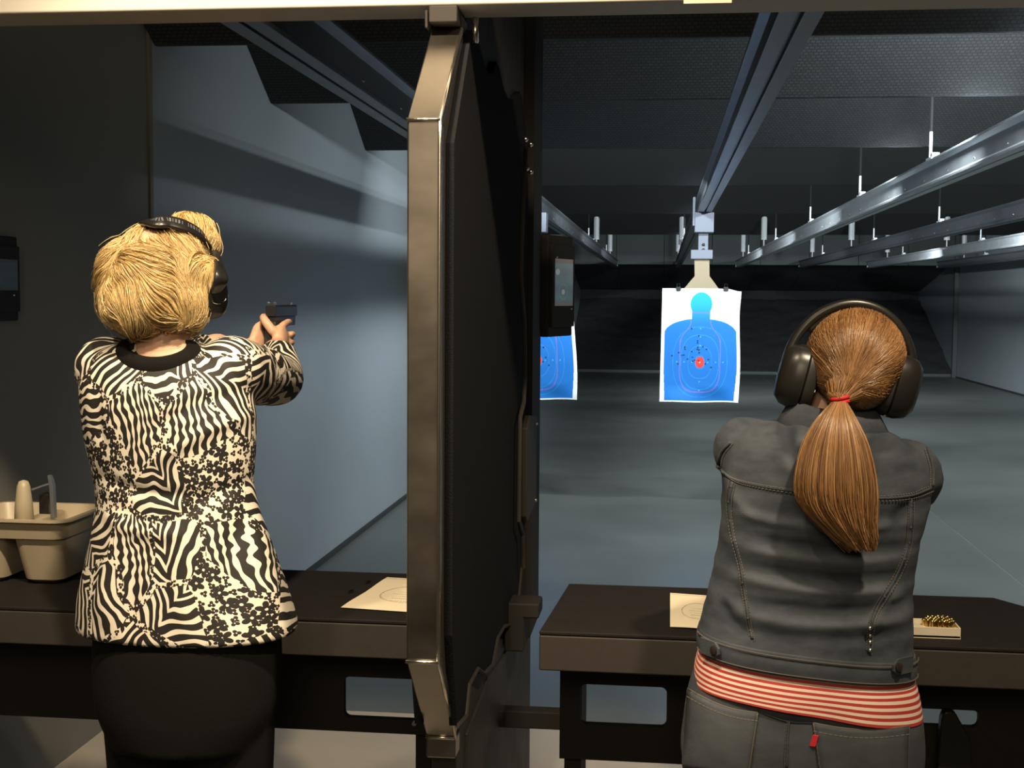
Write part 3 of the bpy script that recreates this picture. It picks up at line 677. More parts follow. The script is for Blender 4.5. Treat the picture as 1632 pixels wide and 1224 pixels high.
obj('handle_post', G().tube([(hpx[0], 3.0, rimz-.05), (hpx[0], 3.0, rimz+.03), (hpx[0], 3.0, PY(38, 775, 3.0)[2]), (hpx[0], 3.0, PY(38, 767, 3.0)[2]), (hpx[0], 3.0, PY(38, 765, 3.0)[2])], [.026, .021, .016, .011, .002], 16), 'beige', t, smooth=True)
obj('divider_wall', G().box(hpx[0]-.012, hpx[0]+.03, 2.955, 3.16, rimz-.045, rimz-.012), 'beige', t, bevel=.006)
q = [PY(82, 757, 3.08), PY(87, 770, 3.08), PY(90, 825, 3.08), PY(84, 825, 3.08), PY(81, 775, 3.08), PY(78, 757, 3.08)]
obj('tool_blade', G().prism([(e[0], e[2]) for e in q], lambda u, v, s: (u, s, v), 3.07, 3.085), 'galv_dark', t, bevel=.001)
e0, e1 = PY(50, 781, 3.03), PY(82, 770, 3.08)
obj('tool_arm', G().tube([e0, e1], .003, 8), 'galv_dark', t)
e2 = PY(73, 798, 3.1); obj('tool_head', G().box(e2[0]-.012, e2[0]+.014, 3.085, 3.12, rimz-.03, e2[2]+.02), 'blackpl', t, bevel=.003)

# ================================================================== PISTOLS
def pistol(o, label):
    """o: top rear of the slide; barrel along +Y"""
    x, y, z = o; t = thing('pistol', o, label, 'pistol', 'pistols in the shooters\' hands')
    obj('slide', G().prism([(-.013, 0), (-.010, .004), (.010, .004), (.013, 0), (.013, -.024), (-.013, -.024)], lambda u, v, s: (x+u, s, z-.004+v), y, y+.185), 'gun', t, bevel=.0015)
    obj('frame', G().box(x-.011, x+.011, y+.004, y+.175, z-.046, z-.028).box(x-.012, x+.012, y+.1, y+.17, z-.052, z-.04), 'gun', t, bevel=.0015)
    obj('grip', G().prism([(.0, -.04), (.055, -.04), (.03, -.145), (-.022, -.138)], lambda u, v, s: (x+s, y+u, z+v), -.014, .014), 'gun', t, bevel=.003)
    obj('trigger_guard', G().tube(smooth_path([(x, y+.055, z-.045), (x, y+.06, z-.075), (x, y+.09, z-.078), (x, y+.1, z-.048)]), .004, 6), 'gun', t, smooth=True)
    obj('rear_sight', G().box(x-.011, x-.004, y+.006, y+.016, z, z+.007).box(x+.004, x+.011, y+.006, y+.016, z, z+.007), 'stud', t, bevel=.001)
    obj('front_sight', G().box(x-.002, x+.002, y+.17, y+.178, z, z+.006), 'stud', t)
    return t

# ================================================================== PEOPLE
def hand_pair(g, o, wr, wl):
    """two-handed grip round the pistol whose slide starts at o; wr, wl wrists"""
    x, y, z = o; c = np.array([x, y+.012, z-.05])
    def ch(pts, r0, r1): 
        P = smooth_path([c+np.array(p) for p in pts], 4); g.tube(P, np.linspace(r0, r1, len(P)), 10); g.sphere(P[-1], r1, 10, 6); g.sphere(P[0], r0, 10, 6)
    # right palm and fingers
    g.sphere(c+[.024, -.012, -.04], (.019, .034, .045), 14, 10)
    ch([(.026, .0, .0), (.025, .05, .008), (.02, .085, .006)], .0095, .0075)
    for k in range(3): ch([(.03, .0, -.022-.021*k), (.028, .042-.007*k, -.026-.021*k), (0, .056-.008*k, -.027-.021*k), (-.022, .04-.008*k, -.026-.021*k)], .0098-.0007*k, .008-.0006*k)
    ch([(.012, -.035, -.012), (-.008, -.03, .012), (-.021, .0, .02), (-.021, .035, .02)], .012, .0085)
    # left palm and fingers over them
    g.sphere(c+[-.032, -.004, -.05], (.018, .034, .045), 14, 10)
    for k in range(4): ch([(-.034, .01, -.018-.02*k), (-.03, .055-.006*k, -.022-.02*k), (.005, .071-.007*k, -.023-.02*k), (.036, .05-.007*k, -.022-.02*k), (.04, .02-.006*k, -.022-.02*k)], .0098-.0005*k, .008-.0005*k)
    ch([(-.036, -.03, -.03), (-.034, .0, -.002), (-.026, .045, .0)], .012, .0085)
    for p, q in ((wr, (.026, -.035, -.05)), (wl, (-.034, -.03, -.06))):
        e = c+np.array(q); g.tube(smooth_path([p, (np.array(p)+e)/2, e]), np.linspace(.026, .024, 13), 12)
def rotz(a): c, s = math.cos(a), math.sin(a); return np.array([[c, -s, 0], [s, c, 0], [0, 0, 1.]])
def roty(a): c, s = math.cos(a), math.sin(a); return np.array([[c, 0, s], [0, 1, 0], [-s, 0, c]])
def rotx(a): c, s = math.cos(a), math.sin(a); return np.array([[1, 0, 0], [0, c, -s], [0, s, c]])
def head_into(g, c, R, s=1.0):
    """skull, jaw, nose, lips, brow and ears; face along local +Y"""
    L = lambda p: c+R@(np.array(p)*s)
    g.sphere(L((0, -.012, .02)), np.array((.076, .094, .095))*s, 24, 16, R)
    g.sphere(L((0, .03, -.045)), np.array((.058, .062, .07))*s, 20, 14, R)
    g.sphere(L((0, .06, -.095)), np.array((.026, .024, .02))*s, 12, 8, R)
    g.tube([L((0, .085, .012)), L((0, .102, -.018)), L((0, .112, -.032))], np.array([.009, .011, .013])*s, 10); g.sphere(L((0, .108, -.034)), .014*s, 10, 8)
    for q in (-1, 1):
        g.sphere(L((q*.012, .101, -.036)), .009*s, 8, 6)
        g.tube([L((q*.014, .087, .026)), L((q*.04, .08, .028))], .010*s, 8)
        g.sphere(L((q*.04, .068, -.03)), np.array((.022, .018, .02))*s, 12, 8, R)
        g.sphere(L((q*.078, -.01, -.012)), np.array((.009, .02, .032))*s, 12, 8, R)
    g.tube([L((-.022, .083, -.062)), L((0, .094, -.060)), L((.022, .083, -.062))], np.array([.003, .0075, .003])*s, 8)
    g.tube([L((-.02, .083, -.069)), L((0, .092, -.070)), L((.02, .083, -.069))], np.array([.003, .0075, .003])*s, 8)
def face_bits(par, c, R, s=1.0):
    L = lambda p: c+R@(np.array(p)*s)
    for q in (-1, 1):
        e = obj('eye', G().sphere(L((q*.031, .073, .006)), .0125*s, 12, 8), 'eye', par, smooth=True)
        obj('iris', G().sphere(L((q*.031, .0825, .006)), .0048*s, 10, 6), 'gun', e, smooth=True)
        obj('eyebrow', G().tube([L((q*.016, .096, .028)), L((q*.032, .092, .033)), L((q*.046, .08, .028))], .0028, 6), 'thread', par, smooth=True)
    obj('lips', G().tube([L((-.02, .0865, -.0655)), L((0, .0985, -.0655)), L((.02, .0865, -.0655))], np.array([.002, .005, .002])*s, 8), mat('lips', (.42, .15, .12), .45), par, smooth=True)
def band_mesh(arc, c, bw, bt, n=14):
    P = np.array(arc, float); T = np.gradient(P, axis=0); T /= np.linalg.norm(T, axis=1)[:, None]; R_ = []
    for i in range(len(P)):
        o_ = P[i]-c; o_ -= T[i]*(o_@T[i]); o_ /= np.linalg.norm(o_); sd = np.cross(T[i], o_)
        R_.append([P[i]+sd*bw*math.copysign(abs(math.cos(a))**.6, math.cos(a))+o_*bt*math.copysign(abs(math.sin(a))**.6, math.sin(a)) for a in np.linspace(0, 6.2832, n, endpoint=False)])
    return G().rings(R_)
def earmuffs(label, c, R, w, top, drop, bw, bt, cup, marks=False, path=None, cups=None):
    """headband arc over the crown in the head's ear-to-ear plane, with two cups"""
    t = thing('ear_defenders', c, label, 'ear defenders', 'ear defenders on the shooters')
    L = lambda p: c+R@np.array(p)
    arc = [L(((w+.006)*math.cos(a), 0, drop+(top-drop)*math.sin(a))) for a in np.linspace(-.06, math.pi+.06, 41)]
    fwd = R@np.array([0, 1., 0])
    if path is not None: arc = path; fwd = None
    hb = obj('headband', band_mesh(arc, c, bw, bt), 'blackpl', t, smooth=True)
    arc = np.array(arc); k0, k1 = len(arc)//6, len(arc)*5//6
    obj('band_pad', band_mesh(arc[k0:k1]+(c-arc[k0:k1])/np.linalg.norm(c-arc[k0:k1], axis=1)[:, None]*bt*1.1, c, bw*.6, bt*.7), 'cushion', hb, smooth=True)
    if marks:
        T = np.gradient(arc, axis=0); T /= np.linalg.norm(T, axis=1)[:, None]; m0, m1 = marks
        for k, a in enumerate(np.linspace(m0, m1, 22)):
            if k % 8 == 7: continue
            i = int(a*(len(arc)-1)); o_ = arc[i]-c; o_ -= T[i]*(o_@T[i]); o_ /= np.linalg.norm(o_); sd = np.cross(T[i], o_)
            obj('embossed_letter', G().obox(arc[i]+o_*bt*.93+sd*.002, T[i], sd, o_, .0007+.0011*(k % 2), .0045, .0008), 'carrier', hb)
    for sgn, nm in ((1, 'right'), (-1, 'left')):
        n2, n1 = (R@np.array([sgn, 0, 0.])), (R@np.array([0, 1., 0])); n3 = R@np.array([0, 0, 1.])
        cc = L((sgn*w, 0, drop-cup[3])) if cups is None else np.array(cups[sgn])
        def ring(off, ky, kz): return [cc+n2*off+n1*ky*math.copysign(abs(math.cos(a))**.8, math.cos(a))+n3*kz*math.copysign(abs(math.sin(a))**.8, math.sin(a)) for a in np.linspace(0, 2*math.pi, 28, endpoint=False)]
        cy_, cz_, cd = cup[0], cup[1], cup[2]
        e = obj('ear_cup', G().rings([ring(-.012, cy_*.9, cz_*.9), ring(-.010, cy_, cz_), ring(.004, cy_, cz_), ring(cd*.6, cy_*.9, cz_*.92), ring(cd*.92, cy_*.66, cz_*.72), ring(cd, cy_*.3, cz_*.35)]), 'blackpl', t, smooth='auto')
        obj('cushion', G().rings([ring(-.032, cy_*.75, cz_*.75), ring(-.034, cy_*.88, cz_*.9), ring(-.026, cy_*.98, cz_*.98), ring(-.014, cy_*.98, cz_*.98), ring(-.011, cy_*.85, cz_*.85)]), 'cushion', e, smooth='auto')
        top_p = np.array(arc[2] if np.linalg.norm(arc[2]-cc) < np.linalg.norm(arc[-3]-cc) else arc[-3])
        obj('wire_yoke', G().tube(smooth_path([top_p, cc+n2*(cd*.75)+n3*cz_*.75+n1*.012, cc+n2*(cd*.95)+n1*.016, cc+n2*(cd*.95)-n1*.016, cc+n2*(cd*.75)+n3*cz_*.75-n1*.012, top_p]), .0022, 6), 'chrome', e, smooth=True)
    return t
def shoes(par, pts):
    for x, y in pts:
        obj('shoe', G().loft([(x, y+.04, .0, .045, .13), (x, y+.04, .03, .047, .132), (x, y+.02, .06, .042, .105), (x, y-.02, .1, .04, .06), (x, y-.02, .12, .036, .05)], 24), 'leather', par, smooth=True)
def puv_attr(o, v, cxc, cyc, arms, wrap=.17):
    """print coordinates: round the trunk, and along each sleeve"""
    u = np.arctan2(v[:, 0]-cxc, -(v[:, 1]-cyc))*wrap; q = v[:, 2].copy()
    for k, (path, rad) in enumerate(arms):
        P = np.array(path); A, B = P[0], P[-1]; d = (B-A)/np.linalg.norm(B-A); s = (v-A)@d
        near = np.linalg.norm(v-A-np.outer(np.clip(s, 0, np.linalg.norm(B-A)), d), axis=1)
        m = (near < rad) & (s > .035) & (v[:, 1] > A[1]+.06)
        e = np.array([0, 0, 1.]); e -= d*(e@d); e /= np.linalg.norm(e); f = np.cross(d, e)
        u[m] = 3*(k+1)+s[m]; q[m] = np.arctan2((v[m]-A)@f, (v[m]-A)@e)*.055
    set_attr(o, 'puv', np.stack([u, q, np.zeros_like(u)], 1), 'FLOAT_VECTOR')

# ---------------------------------------------------------------- blonde shooter
YB = 2.55
def rows_px(rows, Y, ry_first=True): 
    out = []
    for py, xa, xb, ry in rows:
        a, b = PY(xa, py, Y), PY(xb, py, Y); out.append(((a[0]+b[0])/2, Y, (a[2]+b[2])/2, (b[0]-a[0])/2, ry))
    return out
base = PY(300, 900, YB)
B = thing('person', (base[0], YB, 0), 'person with short blonde hair in black and cream print top aiming a pistol', 'person')
rows = [(1003, 131, 471, .152), (985, 131, 469, .15), (950, 133, 458, .145), (900, 143, 440, .135), (850, 154, 422, .125), (800, 160, 406, .115), (760, 156, 401, .115), (700, 143, 404, .122), (650, 137, 402, .125), (612, 134, 396, .118), (580, 140, 380, .10), (562, 156, 352, .085), (549, 186, 322, .07), (543, 200, 308, .06)]
trunk = rows_px(rows, YB)
gunB = np.array([*PY(431, 486, 3.03)])
shR, elR, cuR, wrR = PY(366, 588, 2.57), PY(446, 604, 2.84), PY(441, 566, 2.93), gunB+np.array([.035, -.07, -.105])
shL, elL, cuL, wrL = PY(172, 588, 2.57), PY(262, 596, 2.86), PY(338, 558, 2.95), gunB+np.array([-.075, -.055, -.10])
g = G().loft(trunk, 64)
armR = smooth_path([shR, (shR+elR)/2+[.012, 0, -.004], elR, cuR], 6); armL = smooth_path([shL, (shL+elL)/2+[-.01, 0, -.02], elL, cuL], 6)
rr = np.interp(np.linspace(0, 1, len(armR)), [0, .33, .66, 1], [.072, .065, .055, .047])
g.tube(armR, rr, 16); g.tube(armL, rr, 16); g.sphere(shR, .07); g.sphere(shL, .07)
v, f, nn = remesh(g, .006, 10)
# folds: soft drape lines and gathers at the waist and the arm
def folds(v, nn, lines, Yc):
    d = np.zeros(len(v)); back = np.clip((Yc+.06-v[:, 1])/.1, 0, 1)
    for (xa, za), (xb, zb), wdt, amp in lines:
        a = np.array([xa, za]); b = np.array([xb, zb]); p = v[:, [0, 2]]; L = np.linalg.norm(b-a); e = (b-a)/L
        s = (p-a)@e; dist = (p-a)@np.array([-e[1], e[0]])+.012*np.sin(s/L*math.pi)
        d += amp*np.exp(-(dist/wdt)**2)*np.clip(np.minimum(s, L-s)/(.25*L)+.2, 0, 1)*((s > -.02) & (s < L+.02))
    return v+nn*(d*back)[:, None]
def PL(ax, ay, bx, by, wd, am, Y): a, b = PY(ax, ay, Y), PY(bx, by, Y); return ((a[0], a[2]), (b[0], b[2]), wd, am)
fl_b = [PL(400, 620, 240, 690, .016, -.006, 2.45), PL(400, 660, 250, 740, .014, .006, 2.45), PL(150, 760, 330, 790, .013, -.006, 2.45), PL(160, 820, 300, 850, .014, .006, 2.45), PL(400, 770, 280, 830, .015, -.006, 2.45),
        PL(200, 820, 170, 990, .018, .007, 2.45), PL(395, 800, 430, 990, .016, .009, 2.45), PL(300, 850, 310, 1010, .02, .004, 2.45), PL(370, 830, 380, 1000, .018, -.007, 2.45), PL(240, 840, 220, 1000, .02, -.005, 2.45), PL(160, 600, 170, 720, .015, -.005, 2.45)]
v = folds(v, nn, fl_b, YB)
sh = obj('print_top', (v, f), 'print', B, smooth=True)
puv_attr(sh, v, trunk[7][0], YB, [((shR, elR, cuR), .09), ((shL, elL, cuL), .085)])
# neckline band lying on the top, open at the nape
bv = BVHTree.FromPolygons([tuple(p) for p in v], f)
nax = np.array([0, -.62, .785]); nay = np.array([0, .785, .62]); c0 = PY(254, 563, 2.50)
def nring(rx, ry, lift, n_=48):
    out = []
    for th in np.linspace(0, 2*math.pi, n_, endpoint=False):
        p = c0+np.array([rx*math.cos(th), 0, 0])+nay*ry*math.sin(th)
        h = bv.ray_cast(Vector(p+nax*.15), Vector(-nax)); d = (np.array(h[0])-c0)@nax if h[0] else 0
        out.append(p+nax*(np.clip(d, -.03, .03)+lift))
    return np.array(out)
R0, R1, R2 = nring(.056, .036, .004), nring(.064, .045, .009), nring(.083, .062, .006)
obj('neckband', G().rings([(R0-nax*.02).tolist(), R0.tolist(), R1.tolist(), R2.tolist(), (nring(.087, .066, -.006)).tolist()], False), 'black_cloth', B, smooth=True)
cc = R0.mean(0); ncz = cc[2]
# trousers
tr = [(.0, 0, 0, 0, 0)]
hipc = trunk[0][0]; zz = trunk[0][2]
g = G().loft([(hipc, YB, .70, .158, .14), (hipc, YB, .78, .19, .148), (hipc, YB, .90, .195, .145), (hipc, YB, zz+.03, .185, .135), (hipc, YB, zz+.10, .15, .11)], 48)
for s in (-1, 1): g.tube(smooth_path([(hipc+s*.088, YB, .82), (hipc+s*.092, YB+.01, .5), (hipc+s*.098, YB-.005, .08)]), np.linspace(.098, .062, 13), 20)
v2, f2, n2 = remesh(g, .009, 6); obj('trousers', (v2, f2), 'black_cloth', B, smooth=True)
shoes(B, [(hipc-.098, YB), (hipc+.098, YB)])
# body: head, neck, chest core, arms, hands in one mesh
hc = PY(262, 452, 2.57); HR = rotz(-.42)@roty(.10)@rotx(-.08)
g = G(); head_into(g, hc, HR)
g.tube([hc+[-.005, -.02, -.05], (hc+cc)/2+[0, .0, -.01], [cc[0], YB-.02, ncz-.0], [cc[0], YB-.01, ncz-.1]], [.056, .054, .056, .07], 20)
g.sphere(cc-nax*.004, (.062, .040, .014), 20, 12, np.stack([np.array([1., 0, 0]), nay, nax], 1))
g.loft([(hipc, YB, 1.1, .10, .07), (hipc-.02, YB, 1.3, .12, .08), (cc[0], YB+.01, ncz-.08, .11, .06)], 24)
for a, el, cu, wr in ((shR, elR, cuR, wrR), (shL, elL, cuL, wrL)):
    P = smooth_path([a, el, cu, (cu+wr)/2, wr], 5); g.tube(P, np.interp(np.linspace(0, 1, len(P)), [0, .25, .5, .75, 1], [.045, .042, .037, .032, .025]), 14)
hand_pair(g, gunB, wrR, wrL)
v3, f3, n3 = remesh(g, .0042, 3); body = obj('body', (v3, f3), 'skin', B, smooth=True)
face_bits(body, hc, HR)
pistol(gunB, 'black pistol held out by the blonde person')
# hair volume
g = G()
for px, py, Y, r in ((250, 456, 2.55, (.108, .112, .108)), (243, 482, 2.52, (.108, .10, .078)), (302, 386, 2.64, (.050, .07, .066)), (258, 414, 2.57, (.085, .095, .070)), (248, 505, 2.545, (.086, .085, .05)), (198, 440, 2.54, (.05, .07, .07)), (310, 450, 2.55, (.052, .06, .06))):
    g.sphere(PY(px, py, Y), r, 22, 14)
hv, hf, hn = remesh(g, .007, 10)
amp = np.array([.015*noise.noise(Vector(p)*13)+.006*noise.noise(Vector(p)*27) for p in hv]); hv = hv+hn*amp[:, None]
hair = obj('hair', (hv, hf), 'blonde', B, smooth=True); set_attr(hair, 'tint', np.clip(.35+14*amp, 0, .7))
bvh = BVHTree.FromPolygons([tuple(p) for p in hv], hf)
NS, K = 12000, 12
idx = RNG.choice(len(hv), NS); P = np.zeros((NS, K, 3)); off = RNG.uniform(-.001, .006, NS)+np.where(RNG.random(NS) < .05, RNG.uniform(0, .007, NS), 0); curl = RNG.uniform(.0, .0016, NS); pha = RNG.uniform(0, 6.28, NS)
fx = np.array([0, 0, -1.])
for i in range(NS):
    p = hv[idx[i]].copy()
    for k in range(K):
        h = bvh.find_nearest(Vector(p)); q = np.array(h[0]); nm = np.array(h[1])
        t_ = k/(K-1)
        P[i, k] = q+nm*(off[i]+curl[i]*math.sin(pha[i]+k*1.1)+.007*t_**3*(.3+off[i]*90))
        sw = nvec(q, 8)*1.5+nvec(q+5, 21)*.5; d = fx*.75+sw; d -= nm*(d@nm); d /= np.linalg.norm(d)+1e-9
        p = q+d*.008
rad = np.linspace(.0008, .0003, K)[None]*RNG.uniform(.7, 1.3, (NS, 1))
lump = np.array([noise.noise(Vector(p)*24) for p in P[:, 4]])
V, Fc, tn = strands(P, rad, np.clip(.55+.35*lump+RNG.normal(0, .2, NS), 0, 1))
mesh_np('hair_strands', V, Fc, 'blonde', hair, tn)
# ear defenders and safety glasses
ebc = PY(258, 462, 2.68); ER = rotz(-.50)@roty(.24)@rotx(.12)
def on_hair(px, py, lift, far):
    h = bvh.ray_cast(Vector((0, 0, CZ)), Vector(ray(px, py)).normalized())
    p = np.array(h[0])+np.array(h[1])*lift if h[0] else PY(px, py, far)
    return p
bp = [PY(343, 468, 2.53), PY(353, 438, 2.51), on_hair(343, 402, .013, 2.50), on_hair(322, 377, .014, 2.5), on_hair(298, 363, .015, 2.5), on_hair(270, 356, .015, 2.52), on_hair(246, 359, .013, 2.54), PY(226, 358, 2.60), PY(206, 392, 2.655), PY(196, 430, 2.67), PY(196, 455, 2.67)]
hit = [(341, 402), (322, 377), (298, 362), (270, 354), (247, 354)]; yy = np.array([on_hair(*q, .006, 2.53)[1] for q in hit])-.006
fit = np.polyval(np.polyfit(np.arange(5), yy, 2), np.arange(5)); fit -= max(0, (fit-yy).max())
bp[2:7] = [PY(*q, y_) for q, y_ in zip(hit, fit)]
earmuffs('black headband ear defenders on the blonde shooter with raised lettering', ebc, ER, .102, .118, .0, .0155, .0055, (.034, .042, .022, .03), (.33, .62), smooth_path(bp, 6), {1: PY(339, 476, 2.545), -1: PY(200, 480, 2.655)})
sg = thing('safety_glasses', hc, 'dark safety glasses on the blonde shooter', 'safety glasses')
L = lambda p: hc+HR@np.array(p)
for s in (-1, 1):
    obj('lens', G().tube(smooth_path([L((s*.006, .112, .012)), L((s*.035, .106, .008)), L((s*.066, .082, .006))], 4), 1, 10, flat=(.022, .0015), up=HR@np.array([0, 0, 1.])), 'glass', sg, smooth=True)
    obj('temple', G().tube(smooth_path([L((s*.068, .08, .018)), L((s*.084, .03, .016)), L((s*.086, -.02, .008))], 4), .0035, 8), 'blackpl', sg, smooth=True)
obj('bridge', G().tube([L((-.008, .113, .014)), L((.008, .113, .014))], .003, 8), 'blackpl', sg, smooth=True)

# ---------------------------------------------------------------- ponytailed shooter
YR = 2.5
base = PY(1300, 900, YR)
Rr = thing('person', (base[0], YR, 0), 'person with long auburn ponytail in denim jacket and striped top', 'person')
rows = [(1046, 1112, 1456, .142), (1030, 1111, 1455, .14), (1000, 1118, 1453, .135), (950, 1131, 1453, .128), (900, 1141, 1456, .122), (850, 1148, 1464, .12), (800, 1149, 1476, .122), (760, 1150, 1484, .12), (725, 1158, 1478, .11), (700, 1176, 1462, .098), (685, 1206, 1436, .085), (672, 1262, 1398, .07)]
trunk = rows_px(rows, YR); SHX = trunk[6][0]; TILT = .085
def tilt(p): p = np.array(p, float); p[..., 2] -= TILT*(p[..., 0]-SHX); return p
gunR = np.array([PY(1322, 590, 3.08)[0], 3.08, PY(1322, 590, 3.08)[2]])
shL, elL, cuL = PY(1192, 728, 2.52), PY(1222, 800, 2.74), PY(1270, 730, 2.90)
shR, elR, cuR = PY(1446, 742, 2.52), PY(1420, 800, 2.74), PY(1370, 730, 2.90)
wrR, wrL = gunR+np.array([.04, -.07, -.10]), gunR+np.array([-.05, -.07, -.10])
g = G().loft(trunk, 64, p=2.5)
rr = np.interp(np.linspace(0, 1, 19), [0, .33, .66, 1], [.070, .066, .056, .048])
for a, e, c_ in ((shL, elL, cuL), (shR, elR, cuR)): g.tube(smooth_path([a, (a+e)/2+[0, .02, 0], e, c_], 6), rr, 16); g.sphere(a, .066)
g.v = [tuple(p) for p in tilt(np.array(g.v))]
v, f, nn = remesh(g, .006, 8)
fl_r = []
for k, (ya, yb, wdt, am) in enumerate(((822, 838, .010, .005), (850, 872, .009, -.004), (872, 892, .010, .006), (900, 918, .010, -.005), (922, 940, .011, .007), (955, 965, .010, -.005), (978, 990, .011, .006), (1002, 1010, .010, -.004))):
    fl_r.append(PL(1165, ya, 1462, yb, wdt, am, 2.38))
fl_r += [PL(1250, 665, 1290, 745, .016, -.009, 2.42), PL(1285, 690, 1255, 760, .014, .006, 2.42), PL(1408, 690, 1385, 760, .014, -.006, 2.42), PL(1160, 760, 1210, 830, .012, .004, 2.4), PL(1475, 790, 1420, 850, .012, -.005, 2.4),
         PL(1150, 960, 1200, 1010, .012, -.005, 2.38), PL(1445, 950, 1380, 1010, .012, .005, 2.38)]
v0 = v.copy(); v = folds(v, nn, fl_r, YR)
fine = np.array([noise.noise(Vector((p[0]*7+p[2]*3, p[1]*7, p[2]*38)))*.0022+noise.noise(Vector((p[0]*22, p[1]*22, p[2]*60)))*.0011 for p in v]); v = v+nn*fine[:, None]
jk = obj('denim_jacket', (v, f), 'denim', Rr, smooth=True)
dd = ((v-v0)*nn).sum(1); set_attr(jk, 'wear', np.clip(dd*85, -.3, .5)+np.clip((v[:, 2]-1.36)*2.2, 0, .22))
bj = BVHTree.FromPolygons([tuple(p) for p in v], f)
def onback(px, py, out=.0015, tree=None):
    d = ray(px, py); h = (tree or bj).ray_cast(Vector((0, 0, CZ)), Vector(d).normalized())
    if h[0] is None: p = PY(px, py, YR); return p, np.array([0, -1., 0])
    return np.array(h[0])+np.array(h[1])*out, np.array(h[1])
def seam(name, pts, r, m, parent, k=8, out=.0012, tree=None, dash=False):
    S = smooth_path([(*p,) for p in pts], k); W = [onback(a, b, out, tree)[0] for a, b in S]
    if not dash: return obj(name, G().tube(W, r, 6), m, parent, smooth=True)
    g = G(); W = np.array(W)
    for a in range(0, len(W)-2, 3): g.tube(W[a:a+3], r, 5)
    return obj(name, g, m, parent)
yoke = [(1143, 742), (1165, 762), (1200, 772), (1260, 782), (1330, 790), (1400, 794), (1450, 790), (1484, 778)]
pl_l = [(1168, 768), (1163, 800), (1168, 850), (1180, 900), (1187, 945), (1193, 985), (1199, 1018)]
pl_r = [(1452, 796), (1450, 840), (1444, 880), (1425, 925), (1400, 965), (1388, 1000), (1384, 1040)]
for S in (yoke, pl_l, pl_r):
    seam('flat_seam', S, .0034, 'denim', jk, out=-.0004)
    seam('stitching', [(x+4, y+4) for x, y in S], .0009, 'thread', jk, 30, .002, dash=True); seam('stitching', [(x-4, y-3) for x, y in S], .0009, 'thread', jk, 30, .002, dash=True)
for S in ([(1165, 705), (1150, 722), (1144, 745)], [(1478, 715), (1486, 745), (1486, 775)]): seam('armhole_seam', S, .0035, 'denim', jk); seam('stitching', [(x+(5 if x < 1300 else -5), y+2) for x, y in S], .0009, 'thread', jk, 24, .002, dash=True)
for py in (1000, 1012, 1024, 1036):
    p, nm = onback(1386, py, .002); obj('stud', G().sphere(p, .0042, 8, 6), 'stud', jk, smooth=True)
for k in range(9):
    for S in (pl_l, pl_r):
        q = smooth_path(S, 8); a, b = q[int((k+.5)/9*(len(q)-1))]; p, nm = onback(a, b, .0015); obj('pucker', G().sphere(p, (.0035, .002, .003), 8, 5), 'denim', jk, smooth=True)
# collar
colr = []
cz0 = PY(1330, 672, 2.44)[2]
cxn = PY(1332, 672, 2.46)[0]
def cring(r, z): return [tuple(tilt((cxn+r*1.15*math.cos(a), YR+.0+r*math.sin(a), z+.012*math.sin(a)))) for a in np.linspace(0, 2*math.pi, 40, endpoint=False)]
obj('collar', G().rings([cring(.056, cz0+.0), cring(.062, cz0+.034), cring(.070, cz0+.03), cring(.092, cz0-.016), cring(.088, cz0-.026)], False), 'denim', jk, smooth=True)
# waistband with side tabs
hz = [onback(x, y, 0)[0] for x, y in ((1118, 1012), (1290, 1048), (1450, 1042))]
wb_rows = [(1050, 1110, 1458, .150), (1018, 1113, 1456, .148)]
wb = rows_px(wb_rows, YR)
g = G().loft([wb[0], ((wb[0][0]+wb[1][0])/2, YR, (wb[0][2]+wb[1][2])/2, wb[0][3]+.001, .151), wb[1]], 64, p=2.5); g.v = [tuple(p) for p in tilt(np.array(g.v))]
wbo = obj('waistband', g, 'denim', jk, smooth='auto')
bw = BVHTree.FromPolygons(g.v, g.f)
zb = [p[2] for p in g.v]
def wline(off, r, m):
    W = []
    for th in np.linspace(math.pi+.15, 2*math.pi-.15, 60):
        c_, s_ = math.cos(th), math.sin(th); k = wb[0]; x = k[0]+(k[3]+.002)*math.copysign(abs(c_)**.8, c_); y = YR+.1515*math.copysign(abs(s_)**.8, s_); W.append(tilt((x, y, off)))
    return obj('stitching', G().tube(W, r, 5), m, wbo)
wline(wb[1][2]-.004, .0011, 'thread'); wline(wb[0][2]+.004, .0011, 'thread')
for s, px, tpy in ((-1, 1136, 1034), (1, 1434, 1062)):
    p, nm = onback(px, tpy, .004, bw)
    if abs(nm[1]) < .2: nm = np.array([s*.5, -.85, 0])
    up = np.array([0, 0, 1.]); ax = np.cross(nm, up); ax /= np.linalg.norm(ax); e = -s*ax if (-s*ax)[0]*(-s) > 0 else s*ax
    poly = [(-.03, .016), (.012, .016), (.024, .006), (.024, -.006), (.012, -.016), (-.03, -.016)]
    tb = obj('side_tab', G().prism(poly, lambda u, q, t: p+ax*(u*(1 if s < 0 else -1)*(1 if ax[0] > 0 else -1))+up*q+nm*t, -.003, .003), 'denim', wbo, bevel=.0015)
    c0 = p+ax*(.012*(1 if s < 0 else -1)*(1 if ax[0] > 0 else -1)); obj('button', G().tube([c0, c0+nm*.006, c0+nm*.0075], [.0085, .0085, .005], 14), 'button', tb, smooth='auto')
